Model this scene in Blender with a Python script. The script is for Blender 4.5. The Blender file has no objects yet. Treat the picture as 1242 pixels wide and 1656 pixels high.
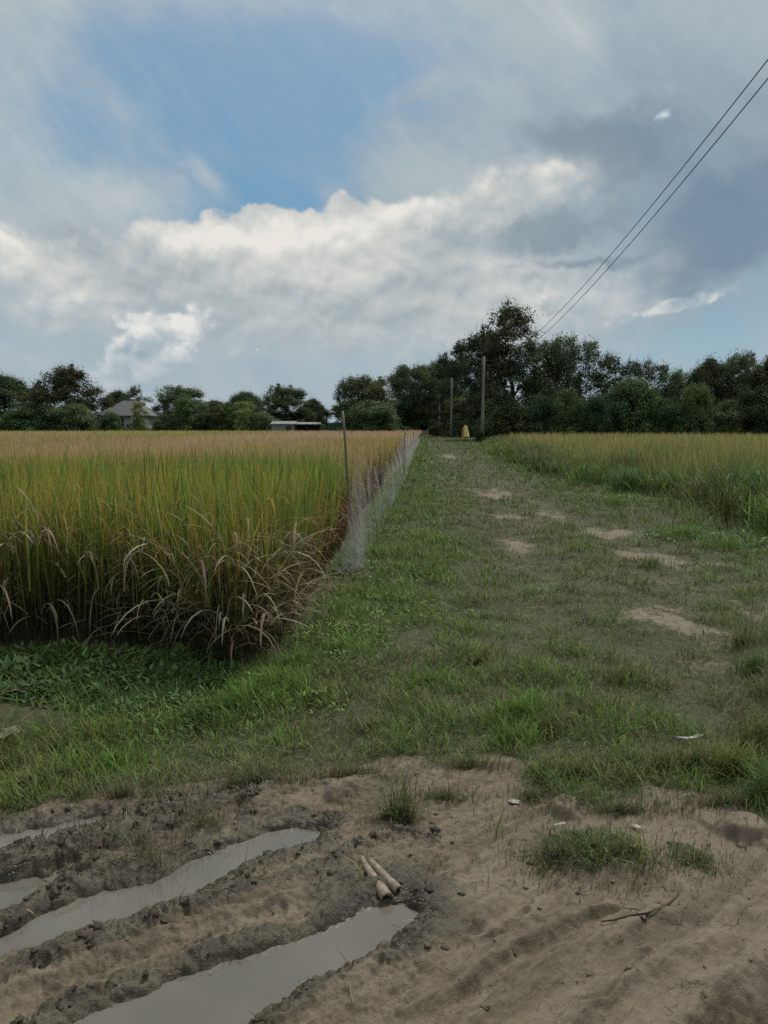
import bpy, math, random
import numpy as np
from mathutils import Vector, Matrix

# ------------------------------------------------------------------ camera
S = bpy.context.scene
COL = S.collection
EYE = 1.55
PITCH = math.radians(-5.97)
FOC = 1300.0                       # focal length in photograph pixels (1242 x 1656)
cam_d = bpy.data.cameras.new('camera')
cam_d.sensor_fit = 'VERTICAL'
cam_d.sensor_height = 36.0
cam_d.lens = 36.0 * FOC / 1656.0
cam_d.clip_start = 0.05
cam_d.clip_end = 6000.0
cam = bpy.data.objects.new('camera', cam_d)
COL.objects.link(cam)
cam.location = (0, 0, EYE)
cam.rotation_euler = (math.radians(90) + PITCH, 0, 0)
S.camera = cam
S.render.resolution_x, S.render.resolution_y = 768, 1024

def ray(px, py):
    a, b = (px - 621.0) / FOC, (828.0 - py) / FOC
    c, s = math.cos(PITCH), math.sin(PITCH)
    return np.array([a, c - b * s, s + b * c])

def G(px, py, z=0.0):
    """where the ray through a photograph pixel meets the level z"""
    r = ray(px, py)
    t = (z - EYE) / r[2]
    return (r[0] * t, r[1] * t)

def at_depth(px, py, Y):
    r = ray(px, py)
    t = Y / r[1]
    return (r[0] * t, Y, EYE + r[2] * t)

# ------------------------------------------------------------------ view
S.view_settings.view_transform = 'Standard'
S.view_settings.look = 'None'
S.view_settings.exposure = 0.0
S.view_settings.gamma = 1.0
S.view_settings.use_curve_mapping = False
S.cycles.max_bounces = 6
S.cycles.diffuse_bounces = 3
S.cycles.transparent_max_bounces = 16
S.cycles.use_denoising = False

# ------------------------------------------------------------------ sun (behind thin cloud)
SUN_EL, SUN_AZ = math.radians(56), math.radians(38)     # azimuth from +Y towards +X
sd = bpy.data.lights.new('sun', 'SUN')
sd.energy = 3.2
sd.angle = math.radians(14)
sd.color = (1.0, 0.95, 0.86)
sun = bpy.data.objects.new('sun', sd)
COL.objects.link(sun)
v = Vector((math.sin(SUN_AZ) * math.cos(SUN_EL), math.cos(SUN_AZ) * math.cos(SUN_EL), math.sin(SUN_EL)))
sun.rotation_euler = v.to_track_quat('Z', 'Y').to_euler()
sun.location = (30, 10, 40)

# ------------------------------------------------------------------ sky
def lin(r, g, b):
    f = lambda c: (c / 255 / 12.92) if c / 255 <= 0.04045 else ((c / 255 + 0.055) / 1.055) ** 2.4
    return (f(r), f(g), f(b), 1.0)

W = bpy.data.worlds.new('World')
S.world = W
W.use_nodes = True
wt = W.node_tree
wt.nodes.clear()

class NB:
    """small helper to write node graphs as expressions"""
    def __init__(self, tree):
        self.t = tree
    def new(self, typ, **kw):
        n = self.t.nodes.new(typ)
        for k, val in kw.items():
            setattr(n, k, val)
        return n
    def put(self, sock, val):
        if isinstance(val, bpy.types.NodeSocket):
            self.t.links.new(val, sock)
        elif val is not None:
            sock.default_value = val
    def math(self, op, a, b=None, c=None, clamp=False):
        n = self.new('ShaderNodeMath', operation=op, use_clamp=clamp)
        for i, x in enumerate((a, b, c)):
            if x is not None:
                self.put(n.inputs[i], x)
        return n.outputs[0]
    def vmath(self, op, a, b=None, scale=None):
        n = self.new('ShaderNodeVectorMath', operation=op)
        self.put(n.inputs[0], a)
        if b is not None:
            self.put(n.inputs[1], b)
        if scale is not None:
            self.put(n.inputs['Scale'], scale)
        return n.outputs[1] if op in ('LENGTH', 'DOT_PRODUCT', 'DISTANCE') else n.outputs[0]
    def noise(self, vec, scale, detail=4, rough=0.55, lac=2.0, dist=0.0, color=False):
        n = self.new('ShaderNodeTexNoise')
        if vec is not None:
            self.put(n.inputs['Vector'], vec)
        n.inputs['Scale'].default_value = scale
        n.inputs['Detail'].default_value = detail
        n.inputs['Roughness'].default_value = rough
        n.inputs['Lacunarity'].default_value = lac
        n.inputs['Distortion'].default_value = dist
        return n.outputs['Color'] if color else n.outputs['Fac']
    def step(self, x, lo, hi, a=0.0, b=1.0, smooth=True):
        n = self.new('ShaderNodeMapRange', interpolation_type='SMOOTHSTEP' if smooth else 'LINEAR', clamp=True)
        self.put(n.inputs[0], x)
        for i, q in enumerate((lo, hi, a, b)):
            self.put(n.inputs[1 + i], q)
        return n.outputs[0]
    def mix(self, f, a, b, blend='MIX'):
        n = self.new('ShaderNodeMix', data_type='RGBA', blend_type=blend)
        self.put(n.inputs[0], f)
        self.put(n.inputs[6], a)
        self.put(n.inputs[7], b)
        return n.outputs[2]
    def ramp(self, f, stops):
        n = self.new('ShaderNodeValToRGB')
        e = n.color_ramp.elements
        while len(e) < len(stops):
            e.new(0.5)
        for k, (p, c) in enumerate(stops):
            e[k].position = p
            e[k].color = c
        self.put(n.inputs[0], f)
        return n.outputs[0]

nb = NB(wt)
tc = nb.new('ShaderNodeTexCoord')
D = tc.outputs['Generated']
sx = nb.new('ShaderNodeSeparateXYZ')
nb.put(sx.inputs[0], D)
az = nb.math('ARCTAN2', sx.outputs[0], sx.outputs[1])
el = nb.math('ARCSINE', sx.outputs[2])
cx = nb.new('ShaderNodeCombineXYZ')
nb.put(cx.inputs[0], az)
nb.put(cx.inputs[1], el)
P0 = cx.outputs[0]

def warp(base, scale, amount, detail=5, rough=0.6, sy=1.0):
    n = nb.noise(nb.vmath('MULTIPLY', D, (1, 1, sy)), scale, detail, rough, color=True)
    return nb.vmath('ADD', base, nb.vmath('MULTIPLY', nb.vmath('SUBTRACT', n, (0.5, 0.5, 0.5)), (amount, amount, 0)))

def sky_at(px, py):
    r = ray(px, py)
    r = r / np.linalg.norm(r)
    return (math.atan2(r[0], r[1]), math.asin(r[2]))

def field(coord, base, blobs, extra=None):
    """sum of soft elliptic patches fixed in sky directions: (px, py, rx, ry, turn in degrees, amount)"""
    acc = base
    for (px, py, rx, ry, rot, amp) in blobs:
        a, e = sky_at(px, py)
        m = nb.new('ShaderNodeMapping', vector_type='TEXTURE')
        nb.put(m.inputs[0], coord)
        m.inputs[1].default_value = (a, e, 0)
        m.inputs[2].default_value = (0, 0, math.radians(rot))
        m.inputs[3].default_value = (rx / FOC, ry / FOC, 1)
        g = nb.new('ShaderNodeTexGradient', gradient_type='SPHERICAL')
        nb.put(g.inputs[0], m.outputs[0])
        acc = nb.math('MULTIPLY_ADD', g.outputs['Fac'], amp, acc)
    if extra is not None:
        acc = nb.math('ADD', acc, extra)
    return acc

def centred(noise, k):
    return nb.math('MULTIPLY', nb.math('SUBTRACT', noise, 0.5), k)

# clear sky behind everything
sk = nb.new('ShaderNodeTexSky', sky_type='NISHITA')
sk.sun_disc = False
sk.sun_elevation = SUN_EL
sk.sun_rotation = SUN_AZ
sk.air_density = 1.3
sk.dust_density = 0.6
sk.ozone_density = 2.0
sky_blue = nb.mix(1.0, sk.outputs[0], (0.088, 0.100, 0.104, 1), 'MULTIPLY')
sky_blue = nb.mix(0.82, sky_blue, nb.ramp(nb.step(el, 0.0, 0.6, smooth=False), [(0.0, lin(150, 178, 196)), (0.22, lin(120, 160, 184)), (0.40, lin(102, 150, 184)), (0.58, lin(116, 156, 187)), (0.76, lin(136, 163, 188)), (1.0, lin(148, 168, 188))]))

Ws = warp(P0, 3.0, 0.12, 4, 0.55)
Wm = warp(Ws, 8.0, 0.075, 5, 0.62)
Wf = warp(Wm, 30.0, 0.022, 3, 0.6)
stretch = nb.vmath('MULTIPLY', D, (1.0, 1.0, 1.7))
n_big = nb.noise(stretch, 3.6, 5, 0.55, dist=0.3)
n_mid = nb.noise(stretch, 9.0, 5, 0.55, dist=0.5)
n_fine = nb.noise(D, 26.0, 6, 0.62)
RM = nb.vmath('ADD', stretch, (-0.010, 0.0, 0.030))
relief = nb.math('SUBTRACT', n_mid, nb.noise(RM, 9.0, 5, 0.55, dist=0.5))   # lit tops, grey bottoms of the billows
def puffs(vec, scale):
    v_ = nb.new('ShaderNodeTexVoronoi', feature='F1')
    nb.put(v_.inputs['Vector'], vec)
    v_.inputs['Scale'].default_value = scale
    v_.inputs['Detail'].default_value = 2.0
    v_.inputs['Roughness'].default_value = 0.55
    return nb.math('SUBTRACT', 1.0, v_.outputs['Distance'])
PV = nb.vmath('ADD', nb.vmath('MULTIPLY', D, (1, 1, 1.25)), nb.vmath('MULTIPLY', nb.vmath('SUBTRACT', nb.noise(D, 16.0, 4, 0.6, color=True), (0.5, 0.5, 0.5)), (0.035, 0.035, 0.035)))
puff = puffs(PV, 20.0)
puff_l = nb.math('SUBTRACT', puff, puffs(nb.vmath('ADD', PV, (-0.005, 0.0, 0.013)), 20.0))
RF = nb.vmath('ADD', D, (-0.004, 0.0, 0.010))
relief_f = nb.math('SUBTRACT', n_fine, nb.noise(RF, 26.0, 3, 0.6))

# 1 thin grey veil, open over the blue gap
veil = field(Wm, 1.05, [
    (430, 200, 380, 210, 12, -0.80), (430, 290, 230, 130, 0, -0.70), (400, 345, 150, 70, 0, -0.70), (600, 120, 240, 150, 0, -0.32), (260, 120, 330, 140, 20, -0.50), (520, 90, 380, 120, 0, -0.20), (180, 90, 420, 190, 10, -0.30),
    (1200, 560, 320, 110, 8, -0.80), (990, 590, 240, 80, 0, -0.40), (60, 560, 160, 120, 0, -0.25),
    (230, 470, 130, 50, 0, -0.25), (560, 560, 260, 90, 0, -0.20), (1190, 330, 200, 150, 0, -0.2),
    (230, 220, 40, 170, 38, 0.42), (300, 250, 40, 150, 35, 0.40), (230, 320, 160, 60, 0, 0.5), (500, 320, 60, 40, 20, 0.40), (690, 150, 80, 26, 12, 0.45), (640, 280, 110, 80, 0, 0.4), (340, 290, 18, 60, 20, 0.5)], centred(n_big, 0.50))
wm = nb.new('ShaderNodeMapping', vector_type='TEXTURE')
nb.put(wm.inputs[0], Ws)
wm.inputs[2].default_value = (0, 0, math.radians(-42))
wm.inputs[3].default_value = (1.0, 0.30, 1)
n_wisp = nb.noise(wm.outputs[0], 7.0, 6, 0.62, dist=0.6)
veil = nb.math('ADD', veil, centred(n_wisp, 0.62))
veil = nb.math('ADD', veil, centred(n_fine, 0.20))
veil = nb.math('ADD', veil, centred(n_mid, 0.35))
veil = nb.step(veil, -0.12, 1.18)
veil = nb.math('MAXIMUM', veil, nb.math('MULTIPLY', nb.step(n_wisp, 0.25, 0.85), 0.34))      # thin cloud drifts over the gap too
veil_tone = field(Wm, 0.60, [
    (150, 250, 330, 170, 0, 0.20), (250, 10, 420, 80, 0, 0.20), (90, 90, 260, 120, 0, 0.06), (930, 90, 50, 170, 32, 0.30), (1180, 30, 160, 120, 0, 0.12), (560, 10, 300, 60, 0, 0.2), (760, 60, 200, 120, 0, 0.12),
    (960, 190, 330, 150, 0, -0.12), (640, 600, 420, 130, 0, -0.02), (1180, 330, 300, 260, 0, -0.34), (40, 560, 260, 170, 0, 0.04), (700, 480, 300, 160, 0, 0.16), (200, 300, 220, 40, -28, 0.14), (700, 280, 160, 60, 0, 0.05)],
    nb.math('ADD', nb.math('ADD', centred(n_mid, 0.26), centred(n_wisp, 0.36)), centred(n_fine, 0.14)))
veil_col = nb.ramp(veil_tone, [(0.0, lin(118, 139, 157)), (0.35, lin(148, 165, 176)), (0.6, lin(168, 181, 188)), (0.85, lin(184, 194, 197)), (1.0, lin(202, 208, 207))])
sky = nb.mix(veil, sky_blue, veil_col)

# 2 the long white bank, its top edge crisp over the gap and its foot melting into grey
bank = field(Wm, -0.20, [
    (500, 430, 380, 120, 4, 1.05), (660, 440, 330, 130, 10, 0.75), (330, 410, 240, 80, 0, 0.85), (60, 420, 260, 90, -14, 0.9), (450, 470, 460, 120, 0, 0.6), (540, 372, 120, 56, 0, 0.5),
    (890, 305, 150, 50, 0, 0.70), (780, 350, 180, 60, 14, 0.45), (960, 450, 230, 70, 10, 0.62), (720, 500, 320, 130, 0, 0.6), (320, 625, 170, 50, 0, 0.35), (230, 600, 150, 60, 0, 0.35),
    (1090, 420, 56, 40, 30, 0.50), (985, 545, 60, 26, 0, 0.55), (95, 518, 70, 18, 8, 0.55), (30, 575, 80, 22, 0, 0.45),
    (668, 150, 60, 24, 10, 0.45), (1010, 500, 120, 18, 8, 0.5), (940, 300, 80, 16, -6, 0.4), (400, 352, 26, 30, 0, 0.7), (540, 330, 40, 34, 0, 0.6), (480, 300, 50, 26, 20, 0.35)],
    nb.math('ADD', nb.math('ADD', centred(n_mid, 0.65), centred(puff, 0.50)), centred(n_fine, 0.60)))
bank_soft = nb.step(el, 0.25, 0.14)                     # low cloud is hazier, its edges softer
bank_soft = nb.math('MAXIMUM', bank_soft, nb.step(az, 0.02, 0.14))
bank_m = nb.step(bank, nb.math('MULTIPLY', bank_soft, -0.35), nb.math('MULTIPLY_ADD', bank_soft, 0.50, 0.34))
bank_tone = field(Wf, 0.52, [
    (470, 385, 300, 46, 5, 0.46), (620, 355, 170, 46, 12, 0.26), (780, 310, 180, 60, 16, 0.20), (60, 412, 170, 44, -16, 0.46), (340, 385, 170, 36, 0, 0.34),
    (150, 372, 230, 46, -14, -0.36), (250, 450, 300, 70, 0, -0.12), (520, 500, 380, 50, 0, -0.16), (650, 450, 160, 46, 0, -0.14), (720, 400, 110, 50, 0, -0.26), (890, 298, 120, 36, 0, 0.22),
    (700, 540, 300, 80, 0, -0.06), (450, 540, 260, 50, 0, -0.14), (600, 425, 240, 26, 4, 0.16), (880, 470, 200, 36, 10, 0.18), (480, 440, 160, 22, 4, 0.14), (1085, 415, 60, 30, 20, 0.2)],
    nb.math('ADD', nb.math('MULTIPLY', relief, 0.55), nb.math('MULTIPLY', relief_f, 0.50)))
bank_tone = nb.math('ADD', nb.math('ADD', bank_tone, nb.math('MULTIPLY', puff_l, 0.28)), centred(n_mid, 0.16))
bank_col = nb.ramp(bank_tone, [(0.0, lin(150, 164, 171)), (0.3, lin(172, 182, 185)), (0.5, lin(188, 194, 194)), (0.8, lin(212, 213, 209)), (1.0, lin(232, 229, 223))])
sky = nb.mix(bank_m, sky, bank_col)

# the low heaped tower and a few crisp bright streaks
tower = field(warp(warp(P0, 14.0, 0.030, 4, 0.6), 40.0, 0.016, 3, 0.6), -0.24, [
    (295, 505, 76, 44, 10, 0.90), (222, 512, 56, 28, 0, 0.65), (262, 550, 110, 50, 0, 0.75), (245, 600, 130, 60, 0, 0.70), (185, 580, 90, 26, 0, 0.65), (150, 600, 60, 14, 0, 0.45), (320, 530, 60, 30, 0, 0.4), (225, 635, 110, 40, 0, 0.6),
    (1150, 470, 90, 20, 12, 1.0), (1050, 505, 130, 15, 10, 0.95), (985, 540, 40, 14, 0, 0.6), (415, 564, 14, 10, 0, 0.9), (400, 350, 16, 20, 0, 0.75), (90, 519, 46, 9, 8, 0.6), (920, 292, 90, 9, -8, 0.55), (1095, 418, 26, 22, 30, 0.4), (860, 270, 40, 12, 20, 0.5)],
    nb.math('ADD', nb.math('ADD', centred(n_fine, 0.70), centred(puff, 0.65)), centred(n_mid, 0.25)))
tower_m = nb.math('MULTIPLY', nb.step(tower, -0.02, 0.32), nb.step(el, 0.045, 0.10, 0.25, 0.92))
tower_tone = nb.math('ADD', field(Wf, 0.50, [(285, 505, 70, 40, 0, 0.42), (220, 520, 50, 30, 0, 0.3), (200, 575, 80, 30, 0, 0.25), (295, 600, 60, 60, 0, -0.35), (1150, 470, 90, 30, 12, 0.05)]), nb.math('ADD', nb.math('MULTIPLY', relief, 0.5), nb.math('ADD', nb.math('MULTIPLY', relief_f, 0.8), nb.math('MULTIPLY', puff_l, 0.8))))
tower_col = nb.ramp(tower_tone, [(0.0, lin(148, 165, 178)), (0.35, lin(176, 188, 195)), (0.65, lin(208, 212, 212)), (1.0, lin(236, 234, 229))])
sky = nb.mix(tower_m, sky, tower_col)

# 3 dark slate scraps in front
dark = field(Wf, -0.30, [
    (905, 245, 130, 50, -6, 0.85), (880, 378, 150, 30, 8, 1.05), (815, 325, 56, 26, 0, 0.75), (1150, 320, 320, 190, 0, 0.70), (1190, 400, 200, 100, 14, 0.85), (1010, 260, 130, 80, 0, 0.45),
    (940, 412, 110, 12, 0, 0.85), (50, 352, 100, 26, -10, 0.45), (870, 440, 60, 12, 0, 0.6), (200, 390, 120, 36, -20, 0.35), (890, 470, 40, 8, 0, 0.6), (830, 425, 40, 10, 0, 0.6)],
    nb.math('ADD', centred(n_mid, 0.95), centred(n_fine, 1.0)))
dark_m = nb.math('MULTIPLY', nb.step(dark, -0.05, 0.70), 0.74)
dark_tone = nb.math('ADD', nb.step(az, 0.12, 0.42), centred(n_mid, 1.2))
dark_col = nb.ramp(dark_tone, [(0.0, lin(132, 149, 158)), (0.5, lin(124, 143, 157)), (1.0, lin(110, 134, 156))])
sky = nb.mix(dark_m, sky, dark_col)
glint = nb.step(field(warp(P0, 60.0, 0.011, 3, 0.6), 0.0, [(1067, 190, 15, 9, 15, 0.8), (1078, 183, 10, 8, 0, 0.8)]), 0.10, 1.1)
sky = nb.mix(glint, sky, lin(206, 214, 217))

# paler towards the horizon, unseen sky overhead brightened to light the ground
sky = nb.mix(nb.step(el, 0.16, 0.0, 0.0, 0.40), sky, lin(170, 186, 198))
sky = nb.mix(nb.step(el, 0.62, 1.05), sky, lin(232, 234, 236))
below = nb.step(el, -0.004, -0.03)
sky = nb.mix(below, sky, lin(70, 76, 60))
bg = nb.new('ShaderNodeBackground')
nb.put(bg.inputs[0], sky)
bg.inputs[1].default_value = 1.0
W.cycles.sampling_method = 'NONE'
out = nb.new('ShaderNodeOutputWorld')
nb.t.links.new(bg.outputs[0], out.inputs[0])

# ------------------------------------------------------------------ helpers
rng = np.random.default_rng(7)

def tag(o, label=None, cat=None, group=None, kind=None):
    if label: o['label'] = label
    if cat: o['category'] = cat
    if group: o['group'] = group
    if kind: o['kind'] = kind
    return o

def link(name, mesh, mat=None, parent=None, loc=None):
    o = bpy.data.objects.new(name, mesh)
    COL.objects.link(o)
    if mat is not None and not mesh.materials:
        mesh.materials.append(mat)
    if parent is not None:
        o.parent = parent
    if loc is not None:
        o.location = loc
    return o

def empty(name, loc=(0, 0, 0), rz=0.0):
    o = bpy.data.objects.new(name, None)
    COL.objects.link(o)
    o.location = loc
    o.rotation_euler = (0, 0, rz)
    o.empty_display_size = 0.2
    return o

def raw_mesh(name, co, faces_idx, face_len, col=None, colname='col', smooth=False):
    """mesh straight from arrays: co (N,3), flat loop indices, loops per face"""
    me = bpy.data.meshes.new(name)
    me.vertices.add(len(co))
    me.vertices.foreach_set('co', np.ascontiguousarray(co, np.float32).ravel())
    me.loops.add(len(faces_idx))
    me.loops.foreach_set('vertex_index', np.ascontiguousarray(faces_idx, np.int32))
    me.polygons.add(len(face_len))
    st = np.zeros(len(face_len), np.int32)
    st[1:] = np.cumsum(face_len)[:-1]
    me.polygons.foreach_set('loop_start', st)
    if smooth:
        me.polygons.foreach_set('use_smooth', np.ones(len(face_len), bool))
    if col is not None:
        a = me.attributes.new(colname, 'FLOAT_COLOR', 'POINT')
        c4 = np.ones((len(co), 4), np.float32)
        c4[:, :col.shape[1]] = col
        a.data.foreach_set('color', c4.ravel())
    me.update(calc_edges=True)
    me.validate()
    return me

def _hash(ix, iy, seed):
    h = (ix.astype(np.int64) * 374761393 + iy.astype(np.int64) * 668265263 + seed * 974711) & 0x7fffffff
    h = ((h ^ (h >> 13)) * 1274126177) & 0x7fffffff
    return (h ^ (h >> 16)) & 0xffff

def perlin(x, y, seed=0):
    x0, y0 = np.floor(x), np.floor(y)
    fx, fy = x - x0, y - y0
    u, w = fx * fx * fx * (fx * (fx * 6 - 15) + 10), fy * fy * fy * (fy * (fy * 6 - 15) + 10)
    def g(dx, dy):
        a = _hash(x0 + dx, y0 + dy, seed) * (2 * math.pi / 65536)
        return np.cos(a) * (fx - dx) + np.sin(a) * (fy - dy)
    a, b, c, d = g(0, 0), g(1, 0), g(0, 1), g(1, 1)
    return ((a + (b - a) * u) * (1 - w) + (c + (d - c) * u) * w) * 1.5

def fbm(x, y, octv=4, seed=0, gain=0.5):
    s, a, f = 0.0, 1.0, 1.0
    for k in range(octv):
        s = s + a * perlin(x * f + 17.3 * k, y * f - 9.1 * k, seed + k)
        a *= gain
        f *= 2.03
    return s

def sstep(lo, hi, x):
    t = np.clip((x - lo) / (hi - lo), 0, 1)
    return t * t * (3 - 2 * t)

def seg_dist(x, y, pts, closed=False):
    p = np.asarray(pts, float)
    n = len(p)
    best = np.full(np.shape(x), 1e9)
    for k in range(n if closed else n - 1):
        ax, ay = p[k]
        bx, by = p[(k + 1) % n]
        dx, dy = bx - ax, by - ay
        t = np.clip(((x - ax) * dx + (y - ay) * dy) / (dx * dx + dy * dy + 1e-12), 0, 1)
        best = np.minimum(best, np.hypot(x - ax - t * dx, y - ay - t * dy))
    return best

def inside(x, y, pts):
    p = np.asarray(pts, float)
    c = np.zeros(np.shape(x), bool)
    n = len(p)
    for k in range(n):
        ax, ay = p[k]
        bx, by = p[k - 1]
        cond = ((ay > y) != (by > y))
        with np.errstate(divide='ignore', invalid='ignore'):
            xi = (bx - ax) * (y - ay) / (by - ay + 1e-15) + ax
        c ^= cond & (x < xi)
    return c

def sdist(x, y, pts):
    d = seg_dist(x, y, pts, True)
    return np.where(inside(x, y, pts), -d, d)

def gp(lst, z=0.0):
    return [G(a, b, z) for a, b in lst]

# ------------------------------------------------------------------ layout on the ground (read off the photograph, kept as ground positions)
WATER_Z = -0.022
PUD_A = gp([(-260, 1600), (-120, 1560), (0, 1516), (60, 1480), (160, 1437), (240, 1420), (350, 1374), (424, 1346), (480, 1335), (528, 1342), (500, 1372), (430, 1396), (350, 1430), (310, 1462), (240, 1478), (155, 1505), (50, 1538), (-80, 1590), (-260, 1680)], WATER_Z)
PUD_B = gp([(-120, 1800), (60, 1690), (125, 1650), (165, 1630), (250, 1594), (350, 1560), (500, 1505), (550, 1486), (600, 1462), (645, 1458), (684, 1476), (672, 1508), (620, 1549), (519, 1594), (424, 1649), (330, 1720), (180, 1840)], WATER_Z)
PUD_C = gp([(-160, 1385), (0, 1350), (80, 1330), (172, 1317), (188, 1330), (165, 1346), (90, 1368), (0, 1388), (-160, 1425)], WATER_Z)
PUD_D = gp([(-180, 1490), (0, 1428), (70, 1408), (130, 1398), (150, 1412), (80, 1444), (40, 1470), (-20, 1496), (-160, 1540)], WATER_Z)
MUD = gp([(-500, 1370), (-200, 1345), (0, 1325), (100, 1298), (200, 1276), (330, 1268), (430, 1258), (540, 1238), (640, 1226), (740, 1236), (850, 1226), (885, 1292), (960, 1302), (1050, 1287), (1160, 1285), (1242, 1325), (1500, 1380), (2300, 1420), (3600, 1700), (621, 6500), (-900, 1900)])
CORNER = gp([(1300, 1500), (1195, 1595), (1060, 1660), (1000, 1760), (1500, 1760)])
RUT_L = gp([(706, 708), (722, 730), (742, 752), (790, 790), (828, 838), (845, 880), (872, 940), (890, 1020)])
RUT_R = gp([(712, 708), (760, 740), (840, 800), (905, 835), (985, 858), (1075, 905), (1110, 1000), (1170, 1120)])
PATCHES = [(725, 738, 16, 4), (800, 797, 30, 9), (822, 833, 22, 5), (836, 878, 24, 14), (985, 858, 42, 12), (1010, 895, 26, 10), (1100, 905, 44, 12), (1085, 1005, 72, 24), (1230, 985, 40, 18), (890, 830, 20, 6)]
RICE_EDGE = gp([(-900, 1090), (-300, 1078), (0, 1062), (120, 1056), (250, 1066), (375, 1100), (445, 1074), (490, 1016), (520, 955), (548, 902), (580, 842), (612, 797), (650, 752), (668, 728), (680, 710)]) + [(7.6, 160.0)]
RICE = RICE_EDGE + [(-110.0, 160.0), (-110.0, 60.0)]
FIELD_EDGE = gp([(2600, 1150), (1500, 930), (1242, 852), (1150, 828), (1060, 800), (960, 785), (890, 768), (835, 742), (800, 722)]) + [(12.0, 92.0)]
FIELD = FIELD_EDGE + [(95.0, 92.0), (95.0, 15.0)]
e0, e1 = np.array(G(100, 1497)), np.array(G(500, 1362))
RUTDIR = (e1 - e0) / np.linalg.norm(e1 - e0)
GRASS_ISLES = [(955, 1385, 0.20, 0.16), (905, 1395, 0.10, 0.10), (640, 1325, 0.07, 0.06), (720, 1290, 0.10, 0.05), (1120, 1390, 0.10, 0.12)]

def patch_mask(x, y):
    m = np.zeros(np.shape(x))
    for (px, py, rx, ry) in PATCHES:
        cx_, cy_ = G(px, py)
        lx = abs(G(px + rx, py)[0] - cx_)
        ly = abs(G(px, py - ry)[1] - G(px, py + ry)[1]) / 2
        d = np.hypot((x - cx_) / lx, (y - cy_) / ly) + 0.75 * fbm(x * 2.6, y * 1.8, 4, 61, 0.6)
        m = np.maximum(m, 1 - sstep(0.1, 1.5, d))
    return m

def isle_mask(x, y):
    m = np.zeros(np.shape(x))
    for (px, py, rx, ry) in GRASS_ISLES:
        cx_, cy_ = G(px, py)
        d = np.hypot((x - cx_) / rx, (y - cy_) / ry) + 0.35 * fbm(x * 9, y * 9, 2, 71)
        m = np.maximum(m, 1 - sstep(0.6, 1.15, d))
    return m

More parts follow.
